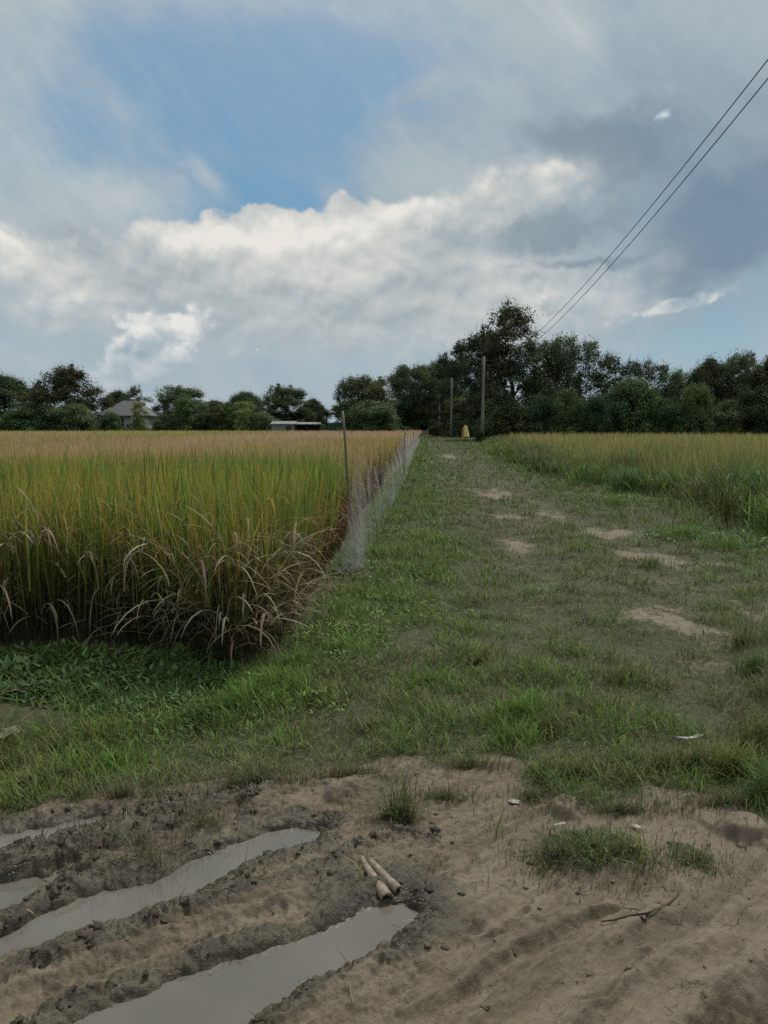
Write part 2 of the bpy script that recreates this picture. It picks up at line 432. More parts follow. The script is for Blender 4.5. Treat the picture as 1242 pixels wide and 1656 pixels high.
def ground(x, y):
    """height, mud, wetness with painted ridge shade, clod and bare-path masks at ground positions"""
    x = np.asarray(x, float)
    y = np.asarray(y, float)
    near = y < 9.0
    h = 0.045 * fbm(x * 0.35, y * 0.35, 3, 3) + 0.018 * fbm(x * 1.3, y * 1.3, 3, 9)
    h = h * (1 - sstep(60, 140, y)) * sstep(-2, 1.2, y)
    h = np.where(y < 6, h * (0.35 + 0.65 * sstep(2.5, 6, y)), h)
    rut = np.minimum(seg_dist(x, y, RUT_L), seg_dist(x, y, RUT_R))
    wob = 0.25 * fbm(x * 0.5, y * 0.5, 2, 33)
    track = 1 - sstep(0.15, 0.75, rut + wob)
    fine = sstep(120, 40, y)
    h -= 0.035 * track * fine
    bare = np.clip(patch_mask(x, y), 0, 1)
    worn = (1 - sstep(0.05, 0.55, rut + 0.8 * wob)) * sstep(-0.25, 0.45, fbm(x * 1.1, y * 0.8, 3, 65)) * sstep(4.0, 5.5, y)
    bare = np.maximum(bare, 0.42 * worn)
    mud = np.zeros_like(x); wet_shade = np.zeros_like(x); clod = np.zeros_like(x)
    if near.any():
        xn, yn = x[near], y[near]
        wx = 0.022 * fbm(xn * 7, yn * 7, 4, 21)
        wy = 0.022 * fbm(xn * 7, yn * 7, 4, 25)
        X, Y = xn + wx, yn + wy
        md = sdist(xn + 0.10 * fbm(xn * 3, yn * 3, 3, 41), yn + 0.10 * fbm(xn * 3, yn * 3, 3, 45), MUD)
        m = 1 - sstep(-0.06, 0.08, md)
        m = m * (1 - 0.85 * isle_mask(xn, yn))
        hh = np.zeros_like(xn)
        u = xn * RUTDIR[0] + yn * RUTDIR[1]
        w = -xn * RUTDIR[1] + yn * RUTDIR[0]
        stri = fbm(u * 1.6, w * 11, 4, 81, 0.55)
        lump = fbm(xn * 9, yn * 9, 5, 51, 0.55)
        small = fbm(xn * 34, yn * 34, 3, 55, 0.6)
        crumb = np.abs(fbm(xn * 26, yn * 26, 3, 57, 0.6))
        leftm = sstep(0.55, -0.15, xn - 0.25 * (yn - 2.4))
        hh += m * ((0.007 + 0.004 * leftm) * stri + (0.004 + 0.007 * leftm) * lump + (0.0022 + 0.003 * leftm) * small + 0.010 * leftm * (0.35 - crumb))
        cl = np.zeros_like(xn); wet_shade_n = np.zeros_like(xn)
        for poly, depth, berm, bw in ((PUD_A, 0.060, 0.018, 0.045), (PUD_B, 0.065, 0.014, 0.036), (PUD_C, 0.050, 0.010, 0.04), (PUD_D, 0.050, 0.005, 0.03)):
            sd = sdist(X, Y, poly)
            hh -= depth * (1 - sstep(-0.060, 0.012, sd))
            ring = np.exp(-((sd - 0.03 - bw) / bw) ** 2) * (sd > 0.0)
            amp = np.clip(0.55 + 0.9 * fbm(xn * 2.4, yn * 2.4, 2, 91), 0.05, 1.6)
            hh += berm * ring * amp
            cl = np.maximum(cl, ring * np.clip(amp, 0, 1))
            wet_shade_n = np.maximum(wet_shade_n, 1 - sstep(0.0, 0.11, sd + 0.06 * fbm(xn * 5, yn * 5, 2, 93)))
        # churned bank above the first rut and ridge between the two
        bank = 1 - sstep(0.05, 0.26, seg_dist(X, Y, gp([(60, 1385), (200, 1345), (300, 1310), (400, 1282)])))
        ridge = 1 - sstep(0.0, 0.075, seg_dist(X, Y, gp([(-60, 1590), (150, 1535), (330, 1462), (430, 1432), (540, 1392), (610, 1352), (700, 1358)])))
        lip = 1 - sstep(0.0, 0.05, seg_dist(X, Y, gp([(380, 1700), (450, 1645), (540, 1592), (640, 1540), (702, 1494)])))
        slab = 1 - sstep(0.03, 0.16, seg_dist(X, Y, gp([(455, 1305), (520, 1290), (580, 1275)])))
        hh += 0.022 * bank + 0.016 * ridge + 0.022 * lip + 0.035 * slab
        hh += m * bank * 0.020 * fbm(u * 2.2, w * 17, 3, 85, 0.6)
        cl = np.maximum(cl, np.maximum(0.9 * bank, np.maximum(ridge, lip)))
        cl *= m * (1 - 0.7 * slab)
        # tyre-pressed ledges that run with the ruts
        for ln, dp, wd in ((((-60, 1640), (150, 1575), (330, 1510), (480, 1462), (600, 1415)), 0.014, 0.035), (((-60, 1620), (150, 1556), (330, 1490), (470, 1448)), -0.010, 0.018), (((120, 1420), (260, 1372), (380, 1322), (470, 1296)), 0.016, 0.022), (((160, 1395), (290, 1345), (400, 1300)), 0.014, 0.016), (((-40, 1415), (90, 1378), (210, 1352)), 0.012, 0.02), (((430, 1700), (560, 1625), (680, 1550), (760, 1500)), 0.014, 0.03)):
            d = seg_dist(X, Y, gp(ln))
            hh -= m * dp * np.exp(-(d / wd) ** 2)
            hh += m * 0.5 * dp * np.exp(-((d - wd * 2.0) / (wd * 0.6)) ** 2)
        # clods
        c1 = np.clip(fbm(xn * 17, yn * 17, 3, 101) - 0.05, 0, 1)
        c2 = np.clip(fbm(xn * 40, yn * 40, 2, 105) - 0.02, 0, 1)
        bil = 0.5 - np.abs(fbm(xn * 21 + 3 * wx, yn * 21, 2, 111))
        bil2 = 0.4 - np.abs(fbm(xn * 52, yn * 52, 2, 115))
        patchy = sstep(-0.25, 0.35, fbm(xn * 3.3, yn * 3.3, 3, 119))
        hh += cl * (0.25 + 0.75 * patchy) * (0.034 * bil + 0.017 * bil2 + 0.012 * c1)
        # worn diagonal wheel marks on the drier mud, dark hollow in the corner, caked lumps
        dry = m * (1 - sstep(0.0, 0.25, -(md))) if False else m
        right = sstep(0.15, 0.5, xn - 0.35 * (yn - 2.6))
        for ln, dp, wd in ((((640, 1680), (820, 1560), (960, 1480), (1060, 1440)), 0.022, 0.06), (((760, 1700), (930, 1590), (1060, 1520), (1180, 1480)), 0.018, 0.05), (((540, 1670), (700, 1580), (800, 1500), (880, 1440)), 0.018, 0.042), (((900, 1720), (1050, 1620), (1180, 1540)), 0.015, 0.045), (((500, 1690), (650, 1600), (760, 1530), (850, 1480)), 0.016, 0.020), (((590, 1690), (740, 1600), (870, 1520), (990, 1462)), 0.016, 0.018), (((700, 1400), (640, 1440)), 0.01, 0.05), (((820, 1690), (930, 1620), (1040, 1560)), 0.010, 0.022), (((760, 1480), (860, 1420), (900, 1400)), 0.008, 0.02)):
            d = seg_dist(X, Y, gp(ln))
            hh -= dp * np.exp(-(d / wd) ** 2) * (0.6 + 0.8 * np.clip(fbm(u * 3, w * 3, 2, 121) + 0.3, 0, 1))
            hh += dp * 0.6 * np.exp(-((d - wd * 1.7) / (wd * 0.6)) ** 2)
        cs = sdist(X, Y, CORNER)
        hh -= 0.10 * (1 - sstep(-0.09, 0.01, cs))
        hh += 0.018 * np.exp(-((cs - 0.05) / 0.04) ** 2)
        for (px, py, r_, a_) in ((915, 1312, 0.085, 0.045), (1205, 1348, 0.11, 0.055), (1150, 1330, 0.06, 0.02), (955, 1385, 0.22, 0.03), (1150, 1560, 0.2, 0.02), (1000, 1560, 0.15, 0.02), (555, 1290, 0.09, 0.02)):
            cx_, cy_ = G(px, py)
            d = np.hypot(X - cx_, Y - cy_) / r_
            hh += a_ * (1 - sstep(0.55, 1.05, d))
        wet_shade_n = np.clip(np.maximum(wet_shade_n, 0.85 * cl * sstep(0.15, 0.7, cl + 0.5 * lump)) + 0.22 * lump * m, 0, 1)  # ridge edges darkened: wet mud plus shade painted into the mask
        wet_shade_n = np.maximum(wet_shade_n, (1 - sstep(0.02, 0.25, seg_dist(X, Y, gp([(560, 1430), (640, 1420), (690, 1450), (700, 1480)])))) * 0.85)
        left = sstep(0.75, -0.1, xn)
        wet_shade_n = np.clip(wet_shade_n + 0.05 * left + 0.5 * bank * sstep(-0.3, 0.5, stri), 0, 1) * m
        # flatten the old undulation inside the mud so that the water lies right
        hs = h[near]
        hs = hs * (1 - 0.85 * m) + (1 - m) * 0.012
        h[near] = hs + hh
        mud[near] = m
        wet_shade[near] = wet_shade_n
        clod[near] = cl
    return h, mud, wet_shade, clod, bare, track

def gz(x, y):
    return ground(np.atleast_1d(x), np.atleast_1d(y))[0]

# ------------------------------------------------------------------ materials
def new_mat(name):
    m = bpy.data.materials.new(name)
    m.use_nodes = True
    m.node_tree.nodes.clear()
    n = NB(m.node_tree)
    o = n.new('ShaderNodeOutputMaterial')
    return m, n, o

def principled(n, o, color, rough=0.7, spec=0.3, bump=None, bump_strength=0.3, bump_dist=0.01, metallic=0.0, trans=None):
    p = n.new('ShaderNodeBsdfPrincipled')
    n.put(p.inputs['Base Color'], color)
    n.put(p.inputs['Roughness'], rough)
    n.put(p.inputs['Specular IOR Level'], spec)
    n.put(p.inputs['Metallic'], metallic)
    if bump is not None:
        b = n.new('ShaderNodeBump')
        b.inputs['Strength'].default_value = bump_strength
        b.inputs['Distance'].default_value = bump_dist
        n.put(b.inputs['Height'], bump)
        n.t.links.new(b.outputs[0], p.inputs['Normal'])
    n.t.links.new(p.outputs[0], o.inputs[0])
    return p

def attr(n, name='col'):
    a = n.new('ShaderNodeAttribute')
    a.attribute_name = name
    return a

def leaf_mat(name, translucency=0.3, rough=0.55, spec=0.25, vary=0.0):
    m, n, o = new_mat(name)
    c = attr(n).outputs['Color']
    if vary:
        oi = n.new('ShaderNodeObjectInfo')
        h = n.new('ShaderNodeHueSaturation')
        n.put(h.inputs['Hue'], n.step(oi.outputs['Random'], 0, 1, 0.5 - 0.025 * vary, 0.5 + 0.02 * vary, False))
        n.put(h.inputs['Value'], n.step(n.math('FRACT', n.math('MULTIPLY', oi.outputs['Random'], 7.13)), 0, 1, 1 - 0.25 * vary, 1 + 0.3 * vary, False))
        n.put(h.inputs['Color'], c)
        c = h.outputs[0]
    p = n.new('ShaderNodeBsdfPrincipled')
    n.put(p.inputs['Base Color'], c)
    p.inputs['Roughness'].default_value = rough
    p.inputs['Specular IOR Level'].default_value = spec
    t = n.new('ShaderNodeBsdfTranslucent')
    n.put(t.inputs[0], c)
    mx = n.new('ShaderNodeMixShader')
    mx.inputs[0].default_value = translucency
    n.t.links.new(p.outputs[0], mx.inputs[1])
    n.t.links.new(t.outputs[0], mx.inputs[2])
    n.t.links.new(mx.outputs[0], o.inputs[0])
    return m

def geo_pos(n):
    return n.new('ShaderNodeNewGeometry').outputs['Position']

def obj_pos(n):
    return n.new('ShaderNodeTexCoord').outputs['Object']

def ground_material():
    m, n, o = new_mat('ground')
    P = geo_pos(n)
    a = attr(n, 'mask')
    sep = n.new('ShaderNodeSeparateColor')
    n.put(sep.inputs[0], a.outputs['Color'])
    mudm, wet_shade_m, barem = sep.outputs[0], sep.outputs[1], sep.outputs[2]
    n1 = n.noise(P, 2.2, 5, 0.6)
    n2 = n.noise(P, 14.0, 6, 0.65)
    n3 = n.noise(P, 75.0, 5, 0.7)
    soil = n.ramp(n.math('ADD', n.math('MULTIPLY', n2, 0.6), n.math('MULTIPLY', n3, 0.4)), [(0.25, (0.022, 0.026, 0.011, 1)), (0.5, (0.045, 0.048, 0.022, 1)), (0.75, (0.095, 0.088, 0.048, 1))])
    mud_dry = n.ramp(n.math('ADD', n.math('MULTIPLY', n1, 0.45), n.math('ADD', n.math('MULTIPLY', n2, 0.35), n.math('MULTIPLY', n3, 0.2))), [(0.30, (0.090, 0.073, 0.051, 1)), (0.5, (0.152, 0.125, 0.089, 1)), (0.70, (0.218, 0.183, 0.136, 1))])
    mud_wet_shade = n.ramp(n2, [(0.3, (0.026, 0.023, 0.014, 1)), (0.5, (0.060, 0.053, 0.033, 1)), (0.72, (0.116, 0.103, 0.067, 1))])  # dark ramp for wet mud and for the shade painted along ridges
    wet_shade = n.step(n.math('ADD', wet_shade_m, n.math('MULTIPLY', n.math('SUBTRACT', n2, 0.5), 0.7)), 0.2, 0.85)
    mud = n.mix(wet_shade, mud_dry, mud_wet_shade)
    path = n.ramp(n.math('ADD', n.math('MULTIPLY', n2, 0.5), n.math('MULTIPLY', n3, 0.5)), [(0.3, (0.080, 0.068, 0.044, 1)), (0.5, (0.150, 0.127, 0.088, 1)), (0.72, (0.235, 0.203, 0.148, 1))])
    mp = n.new('ShaderNodeMapping', vector_type='TEXTURE')
    n.put(mp.inputs[0], P)
    mp.inputs[2].default_value = (0, 0, math.atan2(RUTDIR[1], RUTDIR[0]) + 0.12)
    mp.inputs[3].default_value = (4.5, 0.55, 1)
    streak = n.noise(mp.outputs[0], 6.0, 6, 0.68, dist=0.8)
    vo = n.new('ShaderNodeTexVoronoi', feature='DISTANCE_TO_EDGE')
    n.put(vo.inputs['Vector'], n.vmath('ADD', P, n.vmath('MULTIPLY', n.noise(P, 9.0, 4, 0.6, color=True), (0.16, 0.16, 0.0))))
    vo.inputs['Scale'].default_value = 7.0
    crack = n.math('MULTIPLY', n.step(vo.outputs['Distance'], 0.030, 0.0), n.step(n.noise(P, 3.1, 3, 0.5), 0.56, 0.68))
    mud = n.mix(n.step(streak, 0.44, 0.62, 0.0, 0.7), mud, n.mix(1.0, mud, (0.55, 0.54, 0.52, 1), 'MULTIPLY'))
    mud = n.mix(n.math('MULTIPLY', crack, 0.6), mud, (0.035, 0.028, 0.020, 1))
    speck = n.step(n3, 0.58, 0.66)
    mud = n.mix(n.math('MULTIPLY', speck, 0.5), mud, (0.060, 0.046, 0.030, 1))
    bm = n.step(n.math('ADD', barem, n.math('ADD', n.math('MULTIPLY', n.math('SUBTRACT', n2, 0.5), 1.7), n.math('MULTIPLY', n.math('SUBTRACT', n3, 0.5), 0.9))), 0.22, 0.92)
    c = n.mix(bm, soil, path)
    mm = n.step(n.math('ADD', mudm, n.math('MULTIPLY', n.math('SUBTRACT', n2, 0.5), 0.5)), 0.3, 0.7)
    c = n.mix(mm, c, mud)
    rough = n.mix(n.math('MULTIPLY', wet_shade, mm), (0.92, 0.92, 0.92, 1), (0.34, 0.34, 0.34, 1))
    hgt = n.math('ADD', n.math('SUBTRACT', n.math('ADD', n.math('MULTIPLY', n2, 0.55), n.math('MULTIPLY', streak, 0.30)), n.math('MULTIPLY', crack, 0.6)), n.math('ADD', n.math('MULTIPLY', n3, 0.30), n.math('MULTIPLY', n.noise(P, 260.0, 3, 0.6), 0.15)))
    principled(n, o, c, rough, 0.3, hgt, 0.9, 0.018)
    return m

def water_material():
    m, n, o = new_mat('silty_water')
    P = geo_pos(n)
    c = n.ramp(n.noise(P, 3.0, 3, 0.5), [(0.3, (0.098, 0.092, 0.077, 1)), (0.7, (0.128, 0.120, 0.101, 1))])
    p = principled(n, o, c, 0.05, 0.5, n.noise(P, 14.0, 3, 0.5), 0.06, 0.01)
    p.inputs['IOR'].default_value = 1.5
    return m

M_GROUND = ground_material()
M_WATER = water_material()

# ------------------------------------------------------------------ ground sheet
def build_ground():
    ys = [-60.0, -12.0, -3.0, 0.4, 1.0]
    y_ = 1.5
    while y_ < 3.7:
        ys.append(y_); y_ += 0.0056
    while y_ < 5.0:
        ys.append(y_); y_ += 0.012
    while y_ < 4000:
        ys.append(y_); y_ *= 1.013 if y_ < 12 else (1.022 if y_ < 200 else 1.09)
    ys = np.array(ys)
    s1 = np.linspace(-0.62, 0.62, 620)
    so = np.array([0.70, 0.76, 0.84, 0.95, 1.1, 1.4, 2.0, 3.0, 5.0])
    s = np.concatenate([-so[::-1], s1, so])
    Yg, Sg = np.meshgrid(ys, s, indexing='ij')
    Xg = Sg * (np.maximum(Yg, 0.9) * 0.94 + 0.35)
    Xg = np.where(Yg < 0, Sg * 12, Xg)
    x, y = Xg.ravel(), Yg.ravel()
    h, mud, wet_shade, clod, bare, track = ground(x, y)
    nr, nc = Yg.shape
    i = np.arange(nr - 1)[:, None] * nc + np.arange(nc - 1)[None, :]
    q = np.stack([i, i + 1, i + nc + 1, i + nc], -1).reshape(-1, 4)
    me = raw_mesh('ground', np.stack([x, y, h], 1), q.ravel(), np.full(len(q), 4), np.stack([mud, wet_shade, np.clip(bare, 0, 1)], 1), 'mask', True)
    o = link('ground', me, M_GROUND)
    tag(o, 'earth of the farm track and fields, churned brown mud in front', 'ground', kind='structure')
build_ground()

def puddle(poly, label):
    p = np.array(poly)
    c = p.mean(0)
    n_ = p - c
    p = p + n_ / (np.linalg.norm(n_, axis=1, keepdims=True) + 1e-9) * 0.07
    co = np.column_stack([p, np.full(len(p), WATER_Z)])
    me = raw_mesh('water', co, np.arange(len(p))[::-1] if np.sum(p[:, 0] * np.roll(p[:, 1], -1) - np.roll(p[:, 0], -1) * p[:, 1]) < 0 else np.arange(len(p)), np.array([len(p)]))
    tag(link('water', me, M_WATER), label, 'puddle', 'puddles in the wheel ruts', 'structure')
puddle(PUD_A, 'long grey puddle in the upper wheel rut above the clod ridge')
puddle(PUD_B, 'widest grey puddle in the lower rut reaching the bottom edge below the two bamboo pieces')
puddle(PUD_C, 'small shallow puddle at the left edge just under the grass bank')
puddle(PUD_D, 'shallow muddy pool between the small puddle and the long rut puddle')

# ------------------------------------------------------------------ blades: rice, grass, straw
def blade_arrays(P, H, Wd, azm, lean, curl, c0, c1, seg=3, twist=None):
    """strips that leave the root leaning by `lean` and bend on by `curl` radians"""
    N = len(P)
    t = np.linspace(0, 1, seg + 1)
    th = lean[:, None] + curl[:, None] * t[None, :]
    st = H[:, None] / seg
    dr, dz = np.sin(th[:, :-1]) * st, np.cos(th[:, :-1]) * st
    r = np.concatenate([np.zeros((N, 1)), np.cumsum(dr, 1)], 1)
    z = np.concatenate([np.zeros((N, 1)), np.cumsum(dz, 1)], 1)
    dx, dy = np.sin(azm)[:, None], np.cos(azm)[:, None]
    cxn = P[:, 0:1] + r * dx
    cyn = P[:, 1:2] + r * dy
    czn = P[:, 2:3] + z
    prof = (0.55 + 0.45 * np.minimum(1, t * 3)) * np.maximum(0, 1 - t) ** 0.55
    hw = 0.5 * Wd[:, None] * prof[None, :]
    tw = azm if twist is None else azm + twist
    wx, wy = np.cos(tw)[:, None] * hw, -np.sin(tw)[:, None] * hw
    L = np.stack([cxn - wx, cyn - wy, czn], -1)[:, :seg]
    R = np.stack([cxn + wx, cyn + wy, czn], -1)[:, :seg]
    T = np.stack([cxn, cyn, czn], -1)[:, seg:]
    V = np.concatenate([np.stack([L, R], 2).reshape(N, 2 * seg, 3), T], 1)
    nv = 2 * seg + 1
    tt = np.concatenate([np.repeat(t[:seg], 2), [1.0]])
    C = c0[:, None, :] * (1 - tt)[None, :, None] + c1[:, None, :] * tt[None, :, None]
    quad = []
    for k in range(seg - 1):
        quad += [2 * k, 2 * k + 1, 2 * k + 3, 2 * k + 2]
    pat = np.array(quad + [2 * seg - 2, 2 * seg - 1, 2 * seg])
    idx = (np.arange(N)[:, None] * nv + pat[None, :]).ravel()
    ln = np.tile(np.array([4] * (seg - 1) + [3]), N)
    return V.reshape(-1, 3), idx, ln, C.reshape(-1, 3)

class Strips:
    def __init__(self):
        self.v, self.i, self.l, self.c, self.n = [], [], [], [], 0
    def add(self, *a, **k):
        v_, i_, l_, c_ = blade_arrays(*a, **k)
        self.v.append(v_); self.i.append(i_ + self.n); self.l.append(l_); self.c.append(c_)
        self.n += len(v_)
    def build(self, name, mat):
        return link(name, raw_mesh(name, np.concatenate(self.v), np.concatenate(self.i), np.concatenate(self.l), np.concatenate(self.c)), mat)

def U(a, b, n):
    return rng.uniform(a, b, n)

def wedge(y0, y1, dens, side=0.56, pad=1.2, xlim=None):
    """random ground positions between two distances, across the width the view can reach"""
    w1 = y1 * side + pad
    n = int((y1 - y0) * 2 * w1 * dens)
    x, y = U(-w1, w1, n), U(y0, y1, n)
    k = np.abs(x) < y * side + pad
    return x[k], y[k]

M_GRASS = leaf_mat('grass_blade', 0.28, 0.6, 0.2)
M_RICE = leaf_mat('rice_leaf', 0.40, 0.6, 0.2)
M_STRAW = leaf_mat('dry_straw', 0.15, 0.8, 0.15)

def colmix(a, b, t):
    return np.asarray(a)[None, :] * (1 - t)[:, None] + np.asarray(b)[None, :] * t[:, None]

def jitter(c, amt):
    return np.clip(c * (1 + amt * rng.standard_normal((len(c), 1))) * (1 + 0.4 * amt * rng.standard_normal(c.shape)), 0.004, 0.9)

# --- grass of the verge and the track
VERGE = gp([(-300, 1330), (0, 1300), (330, 1255), (520, 1130), (640, 1000), (720, 900), (700, 800), (690, 720), (684, 704), (600, 800), (560, 880), (500, 980), (440, 1060), (380, 1090), (0, 1070), (-300, 1080)])
SHADY = gp([(-300, 1080), (0, 1068), (250, 1070), (380, 1100), (350, 1140), (240, 1175), (120, 1200), (-300, 1210)])
gs = Strips()
for (y0, y1, dens, hmul, wmin, seg) in ((2.55, 3.6, 6800, 1.0, 0.0034, 3), (3.6, 5.0, 5200, 1.0, 0.0040, 3), (5.0, 7.5, 2700, 1.05, 0.0054, 3), (7.5, 12, 1300, 1.15, 0.0085, 3), (12, 20, 520, 1.25, 0.015, 2), (20, 36, 170, 1.4, 0.030, 2), (36, 70, 46, 1.6, 0.062, 2), (70, 165, 9, 1.8, 0.13, 2)):
    x, y = wedge(y0, y1, dens)
    k = ~inside(x, y, RICE) & ~inside(x, y, FIELD)
    x, y = x[k], y[k]
    h, mud, wet_shade, clod, bare, track = ground(x, y)
    verge = 1 - sstep(-0.25, 0.35, sdist(x, y, VERGE) + 0.35 * fbm(x * 0.9, y * 0.9, 2, 131))
    cl = fbm(x * 2.6, y * 2.6, 3, 141)
    big = fbm(x * 0.55, y * 0.55, 3, 151)
    edge_r = 1 - sstep(0.2, 1.8, sdist(x, y, FIELD))
    fresh = np.clip(0.80 + 0.6 * verge + 0.55 * big + 0.35 * edge_r - 0.34 * track, 0, 1)
    keep = np.clip(0.68 + 0.75 * cl + 0.5 * verge - 0.16 * track, 0.2, 1) * (1 - 0.93 * np.clip(bare * 1.1, 0, 1)) * (1 - 0.985 * sstep(0.25, 0.95, mud + 0.35 * fbm(x * 5, y * 5, 3, 211)))
    sh_ = inside(x, y, SHADY)
    keep = keep * np.where(sh_, 0.55, 1.0)
    ex_, ey_ = G(45, 1150)
    keep = keep * (1 - 0.85 * np.exp(-((x - ex_) / 0.42) ** 2 - ((y - ey_) / 0.28) ** 2))
    k = rng.random(len(x)) < keep
    x, y, h, cl, fresh, verge, edge_r, track, big = (q[k] for q in (x, y, h, cl, fresh, verge, edge_r, track, big))
    n = len(x)
    H = hmul * (0.040 + 0.085 * np.clip(cl + 0.3, 0, 1.4) + 0.05 * verge * np.clip(big + 0.5, 0, 1) + 0.03 * edge_r - 0.012 * track) * U(0.55, 1.45, n)
    Wd = np.maximum(wmin, 0.0034 * U(0.7, 1.5, n)) * U(0.8, 1.25, n)
    f = np.clip(fresh + 0.22 * rng.standard_normal(n), 0, 1)
    c1 = jitter(colmix((0.195, 0.188, 0.082), (0.140, 0.238, 0.046), f), 0.34)
    dry = rng.random(n) < (0.20 - 0.12 * fresh)
    c1[dry] = jitter(np.tile(np.array([[0.25, 0.21, 0.13]]), (dry.sum(), 1)), 0.2)
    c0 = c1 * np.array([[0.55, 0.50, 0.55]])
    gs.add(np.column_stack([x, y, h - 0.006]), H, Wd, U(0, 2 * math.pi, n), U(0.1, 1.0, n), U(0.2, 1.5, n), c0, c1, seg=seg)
# islands of grass in the mud
for (px, py, rx, ry, cnt, hh, green) in ((955, 1388, 0.26, 0.18, 1300, 0.042, 0.5), (905, 1400, 0.18, 0.13, 600, 0.045, 0.45), (1000, 1400, 0.20, 0.14, 600, 0.045, 0.4), (640, 1325, 0.09, 0.05, 130, 0.16, 0.7), (720, 1292, 0.18, 0.07, 300, 0.06, 0.3), (1130, 1395, 0.20, 0.16, 420, 0.04, 0.35), (560, 1258, 0.34, 0.07, 700, 0.07, 0.3), (420, 1275, 0.3, 0.06, 500, 0.08, 0.4), (200, 1290, 0.35, 0.05, 500, 0.08, 0.4), (760, 1240, 0.3, 0.06, 420, 0.06, 0.35), (860, 1290, 0.12, 0.08, 300, 0.06, 0.4), (1160, 1300, 0.25, 0.05, 420, 0.07, 0.4), (1000, 1312, 0.40, 0.07, 800, 0.06, 0.45), (660, 1330, 0.05, 0.03, 90, 0.17, 0.6), (230, 1370, 0.25, 0.05, 120, 0.10, 0.3), (330, 1340, 0.15, 0.05, 90, 0.12, 0.25), (250, 1400, 0.1, 0.04, 50, 0.12, 0.3)):
    cx_, cy_ = G(px, py)
    a_, r_ = U(0, 2 * math.pi, cnt), np.abs(rng.standard_normal(cnt)) * 0.62
    x, y = cx_ + rx * r_ * np.cos(a_), cy_ + ry * r_ * np.sin(a_)
    f = np.clip(green + 0.25 * rng.standard_normal(cnt), 0, 1)
    c1 = jitter(colmix((0.175, 0.155, 0.088), (0.115, 0.165, 0.055), f), 0.28)
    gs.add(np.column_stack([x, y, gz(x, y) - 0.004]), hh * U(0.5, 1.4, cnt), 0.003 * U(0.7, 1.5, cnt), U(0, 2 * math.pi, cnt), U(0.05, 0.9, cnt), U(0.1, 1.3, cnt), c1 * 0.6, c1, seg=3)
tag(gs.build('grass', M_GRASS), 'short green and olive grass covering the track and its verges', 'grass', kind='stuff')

# --- taller tufts and weeds along the edges
GW = (0.066, 0.122, 0.036)
ts = Strips()
def tuft(px, py, r, cnt, hh, col, wd=0.0055, lean=(0.05, 0.7), curl=(0.2, 1.5), col0=None):
    cx_, cy_ = G(px, py)
    a_, r_ = U(0, 2 * math.pi, cnt), np.abs(rng.standard_normal(cnt)) * 0.5 * r
    x, y = cx_ + r_ * np.cos(a_) * 1.2, cy_ + r_ * np.sin(a_)
    c1 = jitter(np.tile(np.array([col]), (cnt, 1)), 0.22)
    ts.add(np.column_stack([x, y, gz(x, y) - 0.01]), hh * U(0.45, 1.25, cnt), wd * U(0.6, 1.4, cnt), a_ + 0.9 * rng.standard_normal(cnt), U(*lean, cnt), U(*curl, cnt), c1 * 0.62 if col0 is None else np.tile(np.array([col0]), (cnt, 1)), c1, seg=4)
GR, GD, GO, GY, GS = (0.142, 0.238, 0.050), (0.098, 0.172, 0.048), (0.155, 0.178, 0.060), (0.155, 0.190, 0.046), (0.24, 0.21, 0.135)
